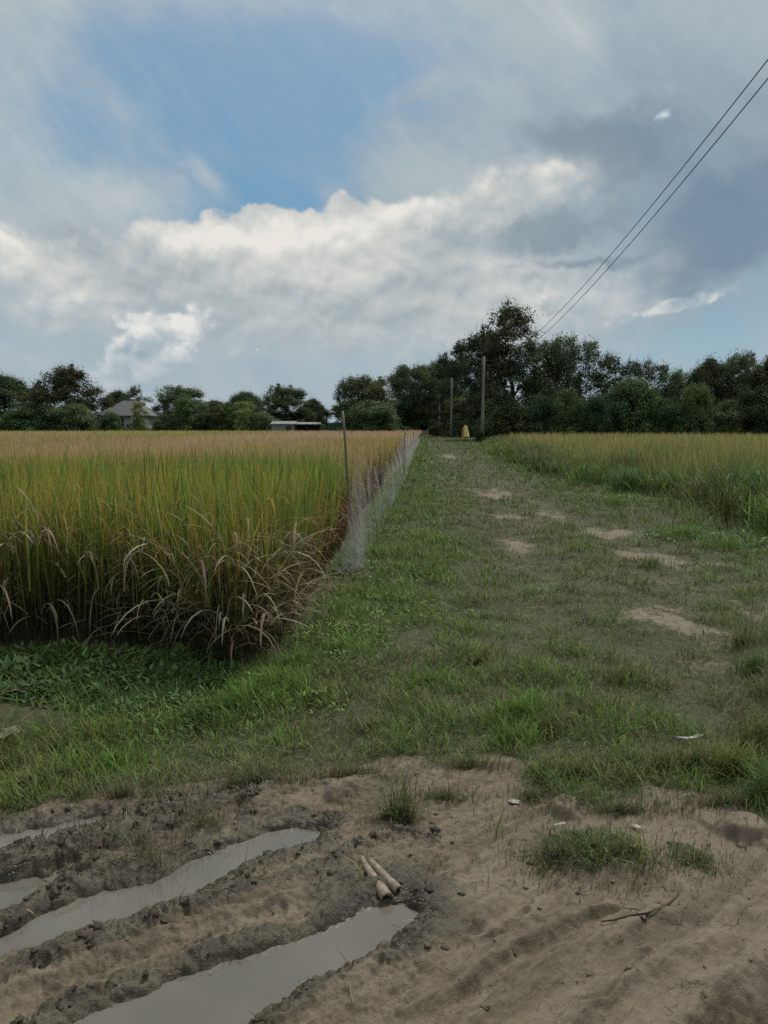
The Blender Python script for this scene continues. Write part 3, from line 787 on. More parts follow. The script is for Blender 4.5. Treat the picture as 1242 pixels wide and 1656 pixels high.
for (px, py, r, cnt, hh, c) in (
    (440, 1125, 0.22, 900, 0.20, GR), (395, 1150, 0.20, 700, 0.19, GR), (470, 1090, 0.20, 500, 0.17, GR), (340, 1165, 0.15, 400, 0.15, GD), (300, 1115, 0.22, 420, 0.17, GW), (240, 1110, 0.25, 460, 0.17, GW), (180, 1120, 0.25, 320, 0.16, GW), (120, 1100, 0.2, 220, 0.14, GW),
    (270, 1140, 0.2, 300, 0.16, GD), (200, 1150, 0.25, 300, 0.14, GD), (150, 1195, 0.12, 220, 0.13, GY), (110, 1210, 0.2, 320, 0.11, GO), (60, 1270, 0.2, 500, 0.12, GO), (20, 1240, 0.2, 300, 0.11, GO), (180, 1235, 0.2, 350, 0.10, GR), (60, 1072, 0.2, 200, 0.16, GD), (-60, 1085, 0.3, 300, 0.2, GD), (-60, 1200, 0.3, 500, 0.14, GO),
    (850, 1160, 0.20, 520, 0.17, GR), (830, 1200, 0.14, 300, 0.14, GR), (890, 1180, 0.2, 320, 0.13, GO), (960, 1150, 0.3, 500, 0.13, GO), (1130, 1235, 0.22, 420, 0.14, GO), (1190, 1250, 0.14, 380, 0.17, GY), (1080, 1240, 0.2, 260, 0.12, GO), (940, 1250, 0.2, 420, 0.11, GO), (880, 1255, 0.12, 260, 0.11, GO), (1020, 1265, 0.2, 260, 0.1, GO),
    (1222, 1085, 0.14, 200, 0.22, GD), (1240, 1120, 0.2, 220, 0.20, GO), (1200, 1045, 0.2, 180, 0.22, GO), (1230, 1200, 0.2, 320, 0.20, GO), (1300, 1180, 0.3, 500, 0.22, GO), (1290, 1090, 0.3, 320, 0.22, GO), (1236, 1290, 0.1, 200, 0.2, GD),
    (640, 1320, 0.05, 30, 0.19, GO), (655, 1310, 0.04, 20, 0.2, GO), (560, 1060, 0.3, 500, 0.14, GR), (520, 1130, 0.3, 500, 0.13, GO), (620, 960, 0.4, 500, 0.14, GR), (560, 990, 0.3, 420, 0.16, GR), (600, 900, 0.4, 380, 0.18, GR), (640, 830, 0.5, 300, 0.2, GR), (670, 780, 0.6, 260, 0.22, GR), (700, 930, 0.5, 500, 0.13, GR), (1110, 870, 0.5, 500, 0.22, GR), (1000, 820, 0.6, 420, 0.24, GR), (1180, 890, 0.5, 500, 0.24, GR), (900, 790, 0.6, 320, 0.24, GR),
    (860, 960, 0.3, 160, 0.16, GR), (1060, 915, 0.3, 160, 0.18, GD), (780, 1080, 0.4, 500, 0.13, GO), (700, 1110, 0.4, 500, 0.12, GR), (1010, 1100, 0.4, 400, 0.13, GO), (920, 1060, 0.4, 300, 0.12, GO), (600, 1180, 0.35, 400, 0.10, GO)):
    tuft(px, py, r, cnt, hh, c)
for (px, py, r, cnt, hh) in ((1215, 1040, 0.2, 60, 0.42), (1240, 1160, 0.2, 70, 0.40), (640, 1315, 0.05, 14, 0.2), (250, 1385, 0.15, 40, 0.14), (330, 1330, 0.15, 36, 0.14), (150, 1400, 0.1, 20, 0.12)):
    tuft(px, py, r, cnt, hh, GS, 0.003, (0.0, 0.35), (0.0, 0.5))
# leafy creeping weeds low on the bank
def weeds(px, py, r, cnt, size, col):
    cx_, cy_ = G(px, py)
    a_, r_ = U(0, 2 * math.pi, cnt), np.sqrt(U(0, 1, cnt)) * r
    x, y = cx_ + r_ * np.cos(a_) * 1.3, cy_ + r_ * np.sin(a_)
    c1 = jitter(np.tile(np.array([col]), (cnt, 1)), 0.2)
    z = gz(x, y) + U(0.01, 0.16, cnt) * np.clip(1.1 - r_ / r, 0.1, 1)
    ts.add(np.column_stack([x, y, z]), size * U(0.6, 1.4, cnt), size * 0.42 * U(0.7, 1.3, cnt), U(0, 2 * math.pi, cnt), U(0.6, 1.5, cnt), U(0.0, 0.7, cnt), c1 * 0.85, c1, seg=3)
for a in ((250, 1120, 0.35, 900, 0.05, GW), (150, 1110, 0.4, 900, 0.055, GW), (330, 1110, 0.3, 600, 0.05, GW), (40, 1100, 0.35, 500, 0.06, GW), (250, 1165, 0.35, 500, 0.04, GD), (420, 1140, 0.4, 300, 0.035, GR), (600, 930, 0.6, 260, 0.045, GR), (650, 870, 0.7, 220, 0.05, GR), (560, 1010, 0.45, 300, 0.04, GR), (60, 1075, 0.35, 420, 0.07, GD), (180, 1085, 0.35, 420, 0.06, GD), (300, 1085, 0.3, 400, 0.06, GD), (-80, 1085, 0.4, 300, 0.07, GD), (530, 1040, 0.4, 350, 0.045, GR), (600, 980, 0.5, 250, 0.045, GR), (520, 1090, 0.3, 250, 0.04, GD), (690, 1000, 0.5, 200, 0.04, GR), (1100, 870, 0.6, 500, 0.06, GD), (1200, 880, 0.5, 500, 0.07, GD), (1000, 810, 0.8, 500, 0.08, GD), (640, 1060, 0.4, 150, 0.04, GD)):
    weeds(*a)
tag(ts.build('weeds', M_GRASS), 'taller green tufts and leafy weeds along the rice edge and beside the mud', 'weeds', kind='stuff')

# ------------------------------------------------------------------ rice and the field across the track
def field_points(poly, edge, y0, y1, dens, side=0.58, pad=2.0, deep=None):
    x, y = wedge(y0, y1, dens, side, pad)
    k = inside(x, y, poly)
    x, y = x[k], y[k]
    d = seg_dist(x, y, edge)
    if deep is not None:
        k = (d > deep[0]) & (d < deep[1])
        x, y, d = x[k], y[k], d[k]
    return x, y, d

def canopy_colour(x, y, n):
    """patches of ripening: yellow-green, gold and a reddish bloom of ripe ears"""
    pk = np.clip(0.74 + 0.8 * fbm(x * 0.05, y * 0.022, 3, 161) + 0.014 * (x + 8), 0, 1) * sstep(8.5, 18, y)
    gold = np.clip(0.27 + 0.22 * sstep(6, 14, y) + 0.7 * fbm(x * 0.35, y * 0.35, 3, 171) + 0.30 * rng.standard_normal(n), 0, 1)
    c = colmix((0.165, 0.265, 0.042), (0.520, 0.380, 0.090), gold)
    far_green = sstep(45, 90, y) * sstep(-8, -24, x)
    c = c * (1 - pk)[:, None] + np.array([[0.70, 0.455, 0.290]]) * pk[:, None]
    return jitter(c * (1 - far_green)[:, None] + np.array([[0.52, 0.47, 0.15]]) * far_green[:, None], 0.24)

rs = Strips()
# upright leaves: every clump at the edge, only the tops show further in
for (y0, y1, dens, w, seg) in ((4.8, 9, 620, 0.0105, 4), (9, 16, 280, 0.013, 3), (16, 30, 90, 0.02, 3), (30, 60, 26, 0.04, 2), (60, 160, 6.5, 0.10, 2)):
    x, y, d = field_points(RICE, RICE_EDGE, y0, y1, dens)
    n = len(x)
    z0 = U(0.10, 0.55, n)
    top = 1.17 + 0.05 * fbm(x * 1.2, y * 1.2, 2, 181) + 0.06 * rng.standard_normal(n) + 0.16 * (rng.random(n) < 0.05) - 0.12 * sstep(0.25, 0.0, d)
    lean = np.abs(rng.standard_normal(n)) * 0.13
    c1 = canopy_colour(x, y, n)
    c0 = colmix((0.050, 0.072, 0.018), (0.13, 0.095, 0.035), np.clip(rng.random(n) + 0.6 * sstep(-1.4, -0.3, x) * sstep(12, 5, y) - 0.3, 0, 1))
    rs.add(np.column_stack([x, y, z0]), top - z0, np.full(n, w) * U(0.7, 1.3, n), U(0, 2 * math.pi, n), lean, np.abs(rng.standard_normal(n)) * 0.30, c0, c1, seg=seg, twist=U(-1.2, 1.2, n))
# stems, leaf bases and fallen dead leaves in the depth of the stand by the edge
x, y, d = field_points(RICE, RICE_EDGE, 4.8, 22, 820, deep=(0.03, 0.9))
n = len(x)
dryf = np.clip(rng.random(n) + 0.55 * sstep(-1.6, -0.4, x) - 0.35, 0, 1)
c1 = jitter(colmix((0.030, 0.033, 0.015), (0.12, 0.075, 0.036), dryf), 0.25)  # dark browns paint the shade inside the foot of the stand
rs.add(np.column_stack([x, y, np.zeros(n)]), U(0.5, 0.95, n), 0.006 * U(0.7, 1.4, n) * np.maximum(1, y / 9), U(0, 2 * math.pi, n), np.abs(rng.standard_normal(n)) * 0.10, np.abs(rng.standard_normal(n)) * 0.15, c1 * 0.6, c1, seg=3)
# broad flag leaves standing out of the front, some still deep green
x, y, d = field_points(RICE, RICE_EDGE, 4.8, 11, 130, deep=(0.0, 3.0))
n = len(x)
c1 = jitter(colmix((0.060, 0.135, 0.028), (0.270, 0.350, 0.065), rng.random(n)), 0.2)
rs.add(np.column_stack([x, y, U(0.35, 0.6, n)]), U(0.50, 0.88, n), U(0.012, 0.023, n), U(0, 2 * math.pi, n), np.abs(rng.standard_normal(n)) * 0.16, np.abs(rng.standard_normal(n)) * 0.25, c1 * 0.8, c1, seg=5, twist=U(-0.9, 0.9, n))
# nodding golden ears
for (y0, y1, dens, w) in ((4.8, 9, 60, 0.013), (9, 18, 45, 0.016), (18, 34, 14, 0.03)):
    x, y, d = field_points(RICE, RICE_EDGE, y0, y1, dens)
    n = len(x)
    c1 = jitter(np.tile(np.array([[0.31, 0.205, 0.060]]), (n, 1)), 0.25)
    rs.add(np.column_stack([x, y, U(0.62, 1.02, n)]), U(0.16, 0.30, n), w * U(0.7, 1.3, n), U(0, 2 * math.pi, n), U(0.1, 0.6, n), U(0.8, 2.4, n), c1 * 0.8, c1, seg=4)
# long dead leaves hanging out of the front
edge = np.array(RICE_EDGE)
def along(edge, t):
    s = np.concatenate([[0], np.cumsum(np.linalg.norm(np.diff(edge, axis=0), axis=1))])
    return np.column_stack([np.interp(t, s, edge[:, 0]), np.interp(t, s, edge[:, 1])]), s
_, sl = along(edge, np.array([0.0]))
s_from, s_corner = sl[1] - 0.5, sl[7]
for (t0, t1, cnt, zr, Hr, wr, cA, cB) in (
    (s_from - 0.6, s_corner, 520, (0.08, 0.86), (0.22, 0.62), (0.010, 0.027), (0.36, 0.32, 0.22), (0.15, 0.125, 0.075)),
    (sl[4], s_corner + 0.2, 150, (0.03, 0.82), (0.20, 0.62), (0.014, 0.031), (0.40, 0.36, 0.25), (0.17, 0.145, 0.09)),
    (s_from, s_corner, 150, (0.40, 0.85), (0.25, 0.5), (0.008, 0.014), (0.34, 0.25, 0.085), (0.15, 0.17, 0.055)),
    (s_corner - 0.5, sl[10], 560, (0.05, 0.85), (0.25, 0.6), (0.006, 0.012), (0.36, 0.215, 0.115), (0.19, 0.11, 0.06)),
    (sl[10], sl[12], 500, (0.05, 0.9), (0.25, 0.6), (0.008, 0.016), (0.34, 0.22, 0.115), (0.20, 0.13, 0.06))):
    ncl = max(8, cnt // 5)
    cc_ = rng.integers(0, ncl, cnt)                     # the dead leaves hang in bunches
    t = np.clip(U(t0, t1, ncl)[cc_] + 0.07 * rng.standard_normal(cnt), t0 - 0.1, t1 + 0.1)
    zc_ = U(0, 1, ncl)[cc_]
    p, _ = along(edge, t)
    p2, _ = along(edge, t + 0.05)
    nrm = np.stack([(p2 - p)[:, 1], -(p2 - p)[:, 0]], 1)
    nrm /= np.linalg.norm(nrm, axis=1, keepdims=True)
    p = p - nrm * U(-0.03, 0.32, cnt)[:, None]
    a0 = np.arctan2(nrm[:, 0], nrm[:, 1]) + 0.75 * rng.standard_normal(cnt)
    a0 = np.where(rng.random(cnt) < 0.35, U(0, 2 * math.pi, cnt), a0)
    c1 = jitter(colmix(cB, cA, rng.random(cnt)), 0.25)
    rs.add(np.column_stack([p, np.clip(zr[0] + (zr[1] - zr[0]) * (0.75 * zc_ + 0.25 * U(0, 1, cnt)), 0.03, 1)]), U(*Hr, cnt), U(*wr, cnt), a0, U(0.15, 1.1, cnt), U(0.8, 2.7, cnt), c1 * 0.85, c1, seg=7, twist=U(-0.7, 0.7, cnt))
# lodged stalks fallen out at the corner
for (px, py, cnt) in ((430, 1060, 60), (380, 1075, 60), (300, 1070, 40), (480, 1010, 40)):
    cx_, cy_ = G(px, py)
    x, y = cx_ + 0.18 * rng.standard_normal(cnt), cy_ + 0.10 * rng.standard_normal(cnt)
    c1 = jitter(np.tile(np.array([[0.22, 0.185, 0.11]]), (cnt, 1)), 0.2)
    rs.add(np.column_stack([x, y, U(0.05, 0.35, cnt)]), U(0.3, 0.7, cnt), U(0.006, 0.010, cnt), math.pi + 0.9 * rng.standard_normal(cnt), U(0.5, 1.2, cnt), U(0.5, 1.4, cnt), c1 * 0.8, c1, seg=6)
tag(rs.build('rice', M_RICE), 'ripening rice standing shoulder high, golden tops and dead leaves at its foot', 'rice', kind='stuff')

fs = Strips()
for (y0, y1, dens, w, seg) in ((8, 14, 330, 0.010, 4), (14, 22, 190, 0.013, 3), (22, 36, 70, 0.024, 3), (36, 60, 24, 0.045, 2), (60, 92, 9, 0.09, 2)):
    x, y, d = field_points(FIELD, FIELD_EDGE, y0, y1, dens)
    n = len(x)
    rise = 0.28 + 0.72 * sstep(-0.4, 2.6, d + 1.3 * fbm(x * 0.45, y * 0.45, 3, 191))
    H = (1.13 + 0.16 * fbm(x * 0.6, y * 0.6, 2, 195)) * rise * U(0.60, 1.12, n)
    g = np.clip(0.30 + 0.6 * fbm(x * 0.3, y * 0.3, 3, 197) + 0.25 * rng.standard_normal(n) + 0.35 * sstep(15, 50, y), 0, 1)
    c1 = jitter(colmix((0.165, 0.205, 0.062), (0.440, 0.365, 0.140), g * sstep(0.1, 1.5, d)), 0.22)
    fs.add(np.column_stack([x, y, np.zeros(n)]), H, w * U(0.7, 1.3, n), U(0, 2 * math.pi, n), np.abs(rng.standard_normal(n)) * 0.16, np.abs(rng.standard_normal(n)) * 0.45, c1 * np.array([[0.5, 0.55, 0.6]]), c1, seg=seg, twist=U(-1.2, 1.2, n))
# rank weeds leaning out of its edge
fe = np.array(FIELD_EDGE)
_, sf = along(fe, np.array([0.0]))
for (cnt, zr, Hr, w, cA, cB) in ((2600, (0, 0.3), (0.25, 0.75), 0.013, (0.105, 0.140, 0.052), (0.060, 0.080, 0.034)), (800, (0.1, 0.7), (0.3, 0.6), 0.011, (0.19, 0.155, 0.085), (0.12, 0.105, 0.05))):
    t = U(sf[1], sf[8], cnt)
    p, _ = along(fe, t)
    p2, _ = along(fe, t + 0.05)
    nrm = np.stack([-(p2 - p)[:, 1], (p2 - p)[:, 0]], 1)
    nrm /= np.linalg.norm(nrm, axis=1, keepdims=True)
    nrm *= np.where(inside(p[:, 0] + 0.3 * nrm[:, 0], p[:, 1] + 0.3 * nrm[:, 1], FIELD), -1, 1)[:, None]
    p = p - nrm * U(-0.35, 0.8, cnt)[:, None]
    a0 = np.arctan2(nrm[:, 0], nrm[:, 1]) + 0.9 * rng.standard_normal(cnt)
    c1 = jitter(colmix(cB, cA, rng.random(cnt)), 0.2)
    fs.add(np.column_stack([p, U(*zr, cnt)]), U(*Hr, cnt), w * U(0.7, 1.3, cnt) * np.maximum(1, p[:, 1] / 14), a0, U(0.05, 0.7, cnt), U(0.3, 1.7, cnt), c1 * 0.7, c1, seg=4)
et = rng.uniform(sf[1], sf[8], 90)
ep, _ = along(fe, et)
for (ex, ey) in ep:
    cnt = int(rng.uniform(120, 420))
    r = rng.uniform(0.25, 0.75) * (1 + ey / 60)
    hh = rng.uniform(0.45, 1.15)
    c = np.array([GD, GO, GO, GR, GY, GO, GR][rng.integers(7)]) * rng.uniform(0.6, 1.15)
    ox, oy = rng.uniform(-0.6, 1.6), rng.uniform(-1.0, 2.5)
    a_, r_ = U(0, 2 * math.pi, cnt), np.abs(rng.standard_normal(cnt)) * 0.5 * r
    c1 = jitter(np.tile(c[None], (cnt, 1)), 0.25)
    fs.add(np.column_stack([ex + ox + r_ * np.cos(a_), ey + oy + r_ * np.sin(a_), U(0, 0.5, cnt) * hh * 0.8]), hh * U(0.3, 0.75, cnt), 0.012 * U(0.6, 1.8, cnt) * (1 + ey / 30), U(0, 2 * math.pi, cnt), U(0.0, 0.9, cnt), U(0.1, 1.7, cnt), c1 * 0.8, c1, seg=4)
for (px, py, r, cnt, hh, c) in ((1050, 775, 1.2, 900, 0.95, GD), (1080, 765, 1.4, 700, 1.0, GD), (900, 752, 1.6, 700, 0.8, GO), (1215, 820, 0.7, 900, 0.95, GD), (1240, 835, 0.7, 900, 1.0, GD), (1290, 850, 1.0, 900, 1.0, GD), (1150, 815, 0.8, 500, 0.6, GO), (980, 778, 1.0, 500, 0.55, GO), (870, 752, 1.6, 400, 0.6, GR), (1000, 770, 1.3, 500, 0.8, GY), (1130, 790, 1.1, 500, 0.9, GY)):
    cx_, cy_ = G(px, py)
    a_, r_ = U(0, 2 * math.pi, cnt), np.abs(rng.standard_normal(cnt)) * 0.5 * r
    c1 = jitter(np.tile(np.array([c]), (cnt, 1)), 0.25)
    fs.add(np.column_stack([cx_ + r_ * np.cos(a_) * 1.3, cy_ + r_ * np.sin(a_), U(0, 0.55, cnt) * hh]), hh * U(0.3, 0.7, cnt), 0.018 * U(0.6, 1.6, cnt), U(0, 2 * math.pi, cnt), U(0.0, 0.9, cnt), U(0.2, 1.8, cnt), c1 * 0.8, c1, seg=4)
tag(fs.build('rice', M_RICE), 'dull green and yellow crop with rank weedy edge across the track', 'rice', kind='stuff')

# ------------------------------------------------------------------ straw, twigs and clods strewn about
ds = Strips()
def strew(n, xr, yr, Hr, w, col, keepfn, dark=0.3):
    x, y = U(*xr, n), U(*yr, n)
    h, mud, wet_shade, clod, bare, track = ground(x, y)
    k = rng.random(n) < keepfn(mud, clod, bare, track, x, y)
    x, y, h = x[k], y[k], h[k]
    n = len(x)
    c1 = jitter(np.tile(np.array([col]), (n, 1)), dark)
    ds.add(np.column_stack([x, y, h + 0.006]), U(*Hr, n), w * U(0.6, 1.5, n), U(0, 2 * math.pi, n), U(1.25, 1.62, n), U(-0.3, 0.35, n), c1, c1, seg=3)
strew(2600, (-2.2, 2.4), (1.9, 4.2), (0.02, 0.09), 0.0028, (0.16, 0.135, 0.085), lambda m, c, b, t, x, y: 0.10 * m + 0.5 * c * m + 0.35 * (1 - m))
strew(2600, (-2.2, 2.6), (1.9, 3.6), (0.012, 0.06), 0.0026, (0.045, 0.036, 0.024), lambda m, c, b, t, x, y: 0.35 * m + 0.4 * c * m)
strew(1500, (0.15, 1.4), (2.35, 3.1), (0.012, 0.05), 0.0028, (0.050, 0.044, 0.028), lambda m, c, b, t, x, y: 0.8 * np.exp(-((x - 0.75) / 0.32) ** 2 - ((y - 2.7) / 0.22) ** 2))
strew(5000, (-2.2, 2.2), (1.9, 3.6), (0.006, 0.03), 0.0022, (0.06, 0.048, 0.033), lambda m, c, b, t, x, y: 0.5 * m)
strew(6000, (-3, 6), (3.4, 10), (0.04, 0.16), 0.004, (0.20, 0.165, 0.105), lambda m, c, b, t, x, y: 0.12 + 0.45 * t)
tag(ds.build('straw_debris', M_STRAW), 'bits of dead straw and dark twigs strewn over mud and grass', 'debris', kind='stuff')

def ico():
    me = bpy.data.meshes.new('tmp')
    import bmesh
    b = bmesh.new()
    bmesh.ops.create_icosphere(b, subdivisions=2, radius=1)
    v_ = np.array([p.co[:] for p in b.verts])
    f_ = np.array([[p.index for p in f.verts] for f in b.faces])
    b.free()
    bpy.data.meshes.remove(me)
    return v_, f_
IV, IF = ico()
def clods():
    n = 36000
    x, y = U(-2.3, 2.3, n), U(1.85, 4.0, n)
    h, mud, wet_shade, clod, bare, track = ground(x, y)
    k = (rng.random(n) < 0.30 * clod ** 1.3 + 0.035 * mud) & (h > WATER_Z + 0.004)
    x, y, h, wet_shade = x[k], y[k], h[k], wet_shade[k]
    n = len(x)
    r = 0.0016 + 0.013 * rng.random(n) ** 5
    ph = U(0, 50, n)
    vv = np.repeat(IV[None], n, 0)
    d = 1 + 0.75 * perlin((vv[..., 0] * 1.7 + ph[:, None]).ravel(), (vv[..., 1] * 1.7 + vv[..., 2] * 1.3 + ph[:, None]).ravel(), 5).reshape(n, -1) + 0.45 * perlin((vv[..., 0] * 4 + ph[:, None]).ravel(), (vv[..., 2] * 4 - vv[..., 1] * 2).ravel(), 8).reshape(n, -1)
    sc = np.stack([U(0.8, 1.5, n), U(0.8, 1.4, n), U(0.55, 0.9, n)], 1)
    vv = vv * d[..., None] * sc[:, None, :] * r[:, None, None]
    vv[..., 0] += x[:, None]; vv[..., 1] += y[:, None]; vv[..., 2] += (h - r * 0.05)[:, None]
    idx = (np.arange(n)[:, None, None] * len(IV) + IF[None]).ravel()
    c = jitter(colmix((0.140, 0.112, 0.080), (0.050, 0.043, 0.030), np.clip(wet_shade * 1.1 + 0.25 * rng.standard_normal(n), 0, 1)), 0.2)
    me = raw_mesh('mud_clods', vv.reshape(-1, 3), idx, np.full(n * len(IF), 3), np.repeat(c, len(IV), 0), 'col', False)
    m, nn, o = new_mat('mud_clod')
    principled(nn, o, attr(nn).outputs['Color'], 0.75, 0.25, nn.noise(geo_pos(nn), 180, 4, 0.7), 0.6, 0.006)
    tag(link('mud_clods', me, m), 'crumbly brown clods of mud thrown up along the ruts', 'mud', kind='stuff')
clods()

# ------------------------------------------------------------------ trees
M_LEAF = leaf_mat('tree_leaf', 0.22, 0.7, 0.08, 1.9)
def bark_material():
    m, n, o = new_mat('bark')
    P = obj_pos(n)
    k = n.noise(n.vmath('MULTIPLY', P, (6, 6, 1.5)), 2.0, 5, 0.65)
    principled(n, o, n.ramp(k, [(0.3, (0.030, 0.026, 0.020, 1)), (0.7, (0.085, 0.075, 0.060, 1))]), 0.9, 0.1, k, 0.6, 0.05)
    return m
M_BARK = bark_material()

class Tubes:
    def __init__(self, sides=6):
        self.v, self.f, self.n, self.s = [], [], 0, sides
    def add(self, pts, radii):
        pts = np.asarray(pts, float)
        s = self.s
        a = np.arange(s) * 2 * math.pi / s
        for k, p in enumerate(pts):
            d = pts[min(k + 1, len(pts) - 1)] - pts[max(k - 1, 0)]
            d = d / (np.linalg.norm(d) + 1e-9)
            ref = np.array([1.0, 0, 0]) if abs(d[0]) < 0.8 else np.array([0, 1.0, 0])
            e1_ = np.cross(d, ref); e1_ /= np.linalg.norm(e1_)
            e2_ = np.cross(d, e1_)
            self.v.append(p + radii[k] * (np.cos(a)[:, None] * e1_ + np.sin(a)[:, None] * e2_))
        m = len(pts)
        for k in range(m - 1):
            for j in range(s):
                b0 = self.n + k * s
                self.f.append([b0 + j, b0 + (j + 1) % s, b0 + s + (j + 1) % s, b0 + s + j])
        self.f.append([self.n + j for j in range(s)][::-1])
        self.f.append([self.n + (m - 1) * s + j for j in range(s)])
        self.n += m * s
    def mesh(self, name, smooth=True):
        return raw_mesh(name, np.concatenate(self.v), np.concatenate([np.array(f) for f in self.f]), np.array([len(f) for f in self.f]), None, 'col', smooth)

def leaf_quads(C, L, Wd, col, up=0.35, r_=None, bias=None):
    """rhombic leaf sprays at centres C"""
    g = r_ or rng
    n = len(C)
    d = g.standard_normal((n, 3)); d[:, 2] = d[:, 2] * 0.7 - 0.15
    d /= np.linalg.norm(d, axis=1, keepdims=True)
    nm = g.standard_normal((n, 3)); nm[:, 2] = np.abs(nm[:, 2]) + up
    if bias is not None:
        nm = nm * 0.55 + bias
    s = np.cross(d, nm); s /= np.linalg.norm(s, axis=1, keepdims=True) + 1e-9
    bend = np.cross(s, d)
    a = C - d * L[:, None] * 0.5
    b = C + s * Wd[:, None] * 0.5 + bend * (0.12 * L)[:, None]
    c = C + d * L[:, None] * 0.5
    e = C - s * Wd[:, None] * 0.5 + bend * (0.12 * L)[:, None]
    V = np.stack([a, b, c, e], 1).reshape(-1, 3)
    return V, np.repeat(col, 4, 0)

KINDS = {
    # height, radius, bare trunk, clumps, leaves per clump, clump radius, leaf length, colour, envelope
    'broad':  (9.0, 4.2, 1.3, 185, 240, 0.64, 0.22, (0.072, 0.098, 0.046), lambda t: math.sin(math.pi * min(1, 0.14 + 0.86 * t)) ** 0.62),
    'ragged': (9.0, 3.8, 1.1, 150, 200, 0.56, 0.22, (0.080, 0.108, 0.050), lambda t: 0.25 + 0.75 * math.sin(math.pi * min(1, 0.1 + 0.86 * t)) ** 0.8),
    'rain':   (10.0, 7.0, 2.2, 230, 260, 0.74, 0.25, (0.062, 0.082, 0.040), lambda t: 0.35 + 0.65 * math.sin(math.pi * (0.15 + 0.72 * t)) ** 0.7),
    'airy':   (14.0, 4.6, 1.2, 210, 140, 0.55, 0.23, (0.062, 0.078, 0.042), lambda t: (1.0 if t < 0.35 else max(0.22, 1.0 - 1.15 * (t - 0.35)))),
    'wispy':  (9.0, 2.6, 0.8, 105, 75, 0.40, 0.20, (0.072, 0.092, 0.052), lambda t: (0.6 + 0.4 * math.sin(math.pi * (0.1 + 0.8 * t))) * (1 - 0.25 * t)),
    'bush':   (3.6, 2.2, 0.05, 110, 280, 0.43, 0.17, (0.078, 0.116, 0.050), lambda t: math.sqrt(max(0.03, 1 - (max(0, t - 0.25) / 0.78) ** 2))),
    'column': (5.0, 0.95, 0.05, 60, 160, 0.32, 0.16, (0.150, 0.195, 0.075), lambda t: 0.55 + 0.5 * math.sin(math.pi * (0.15 + 0.75 * t))),
}

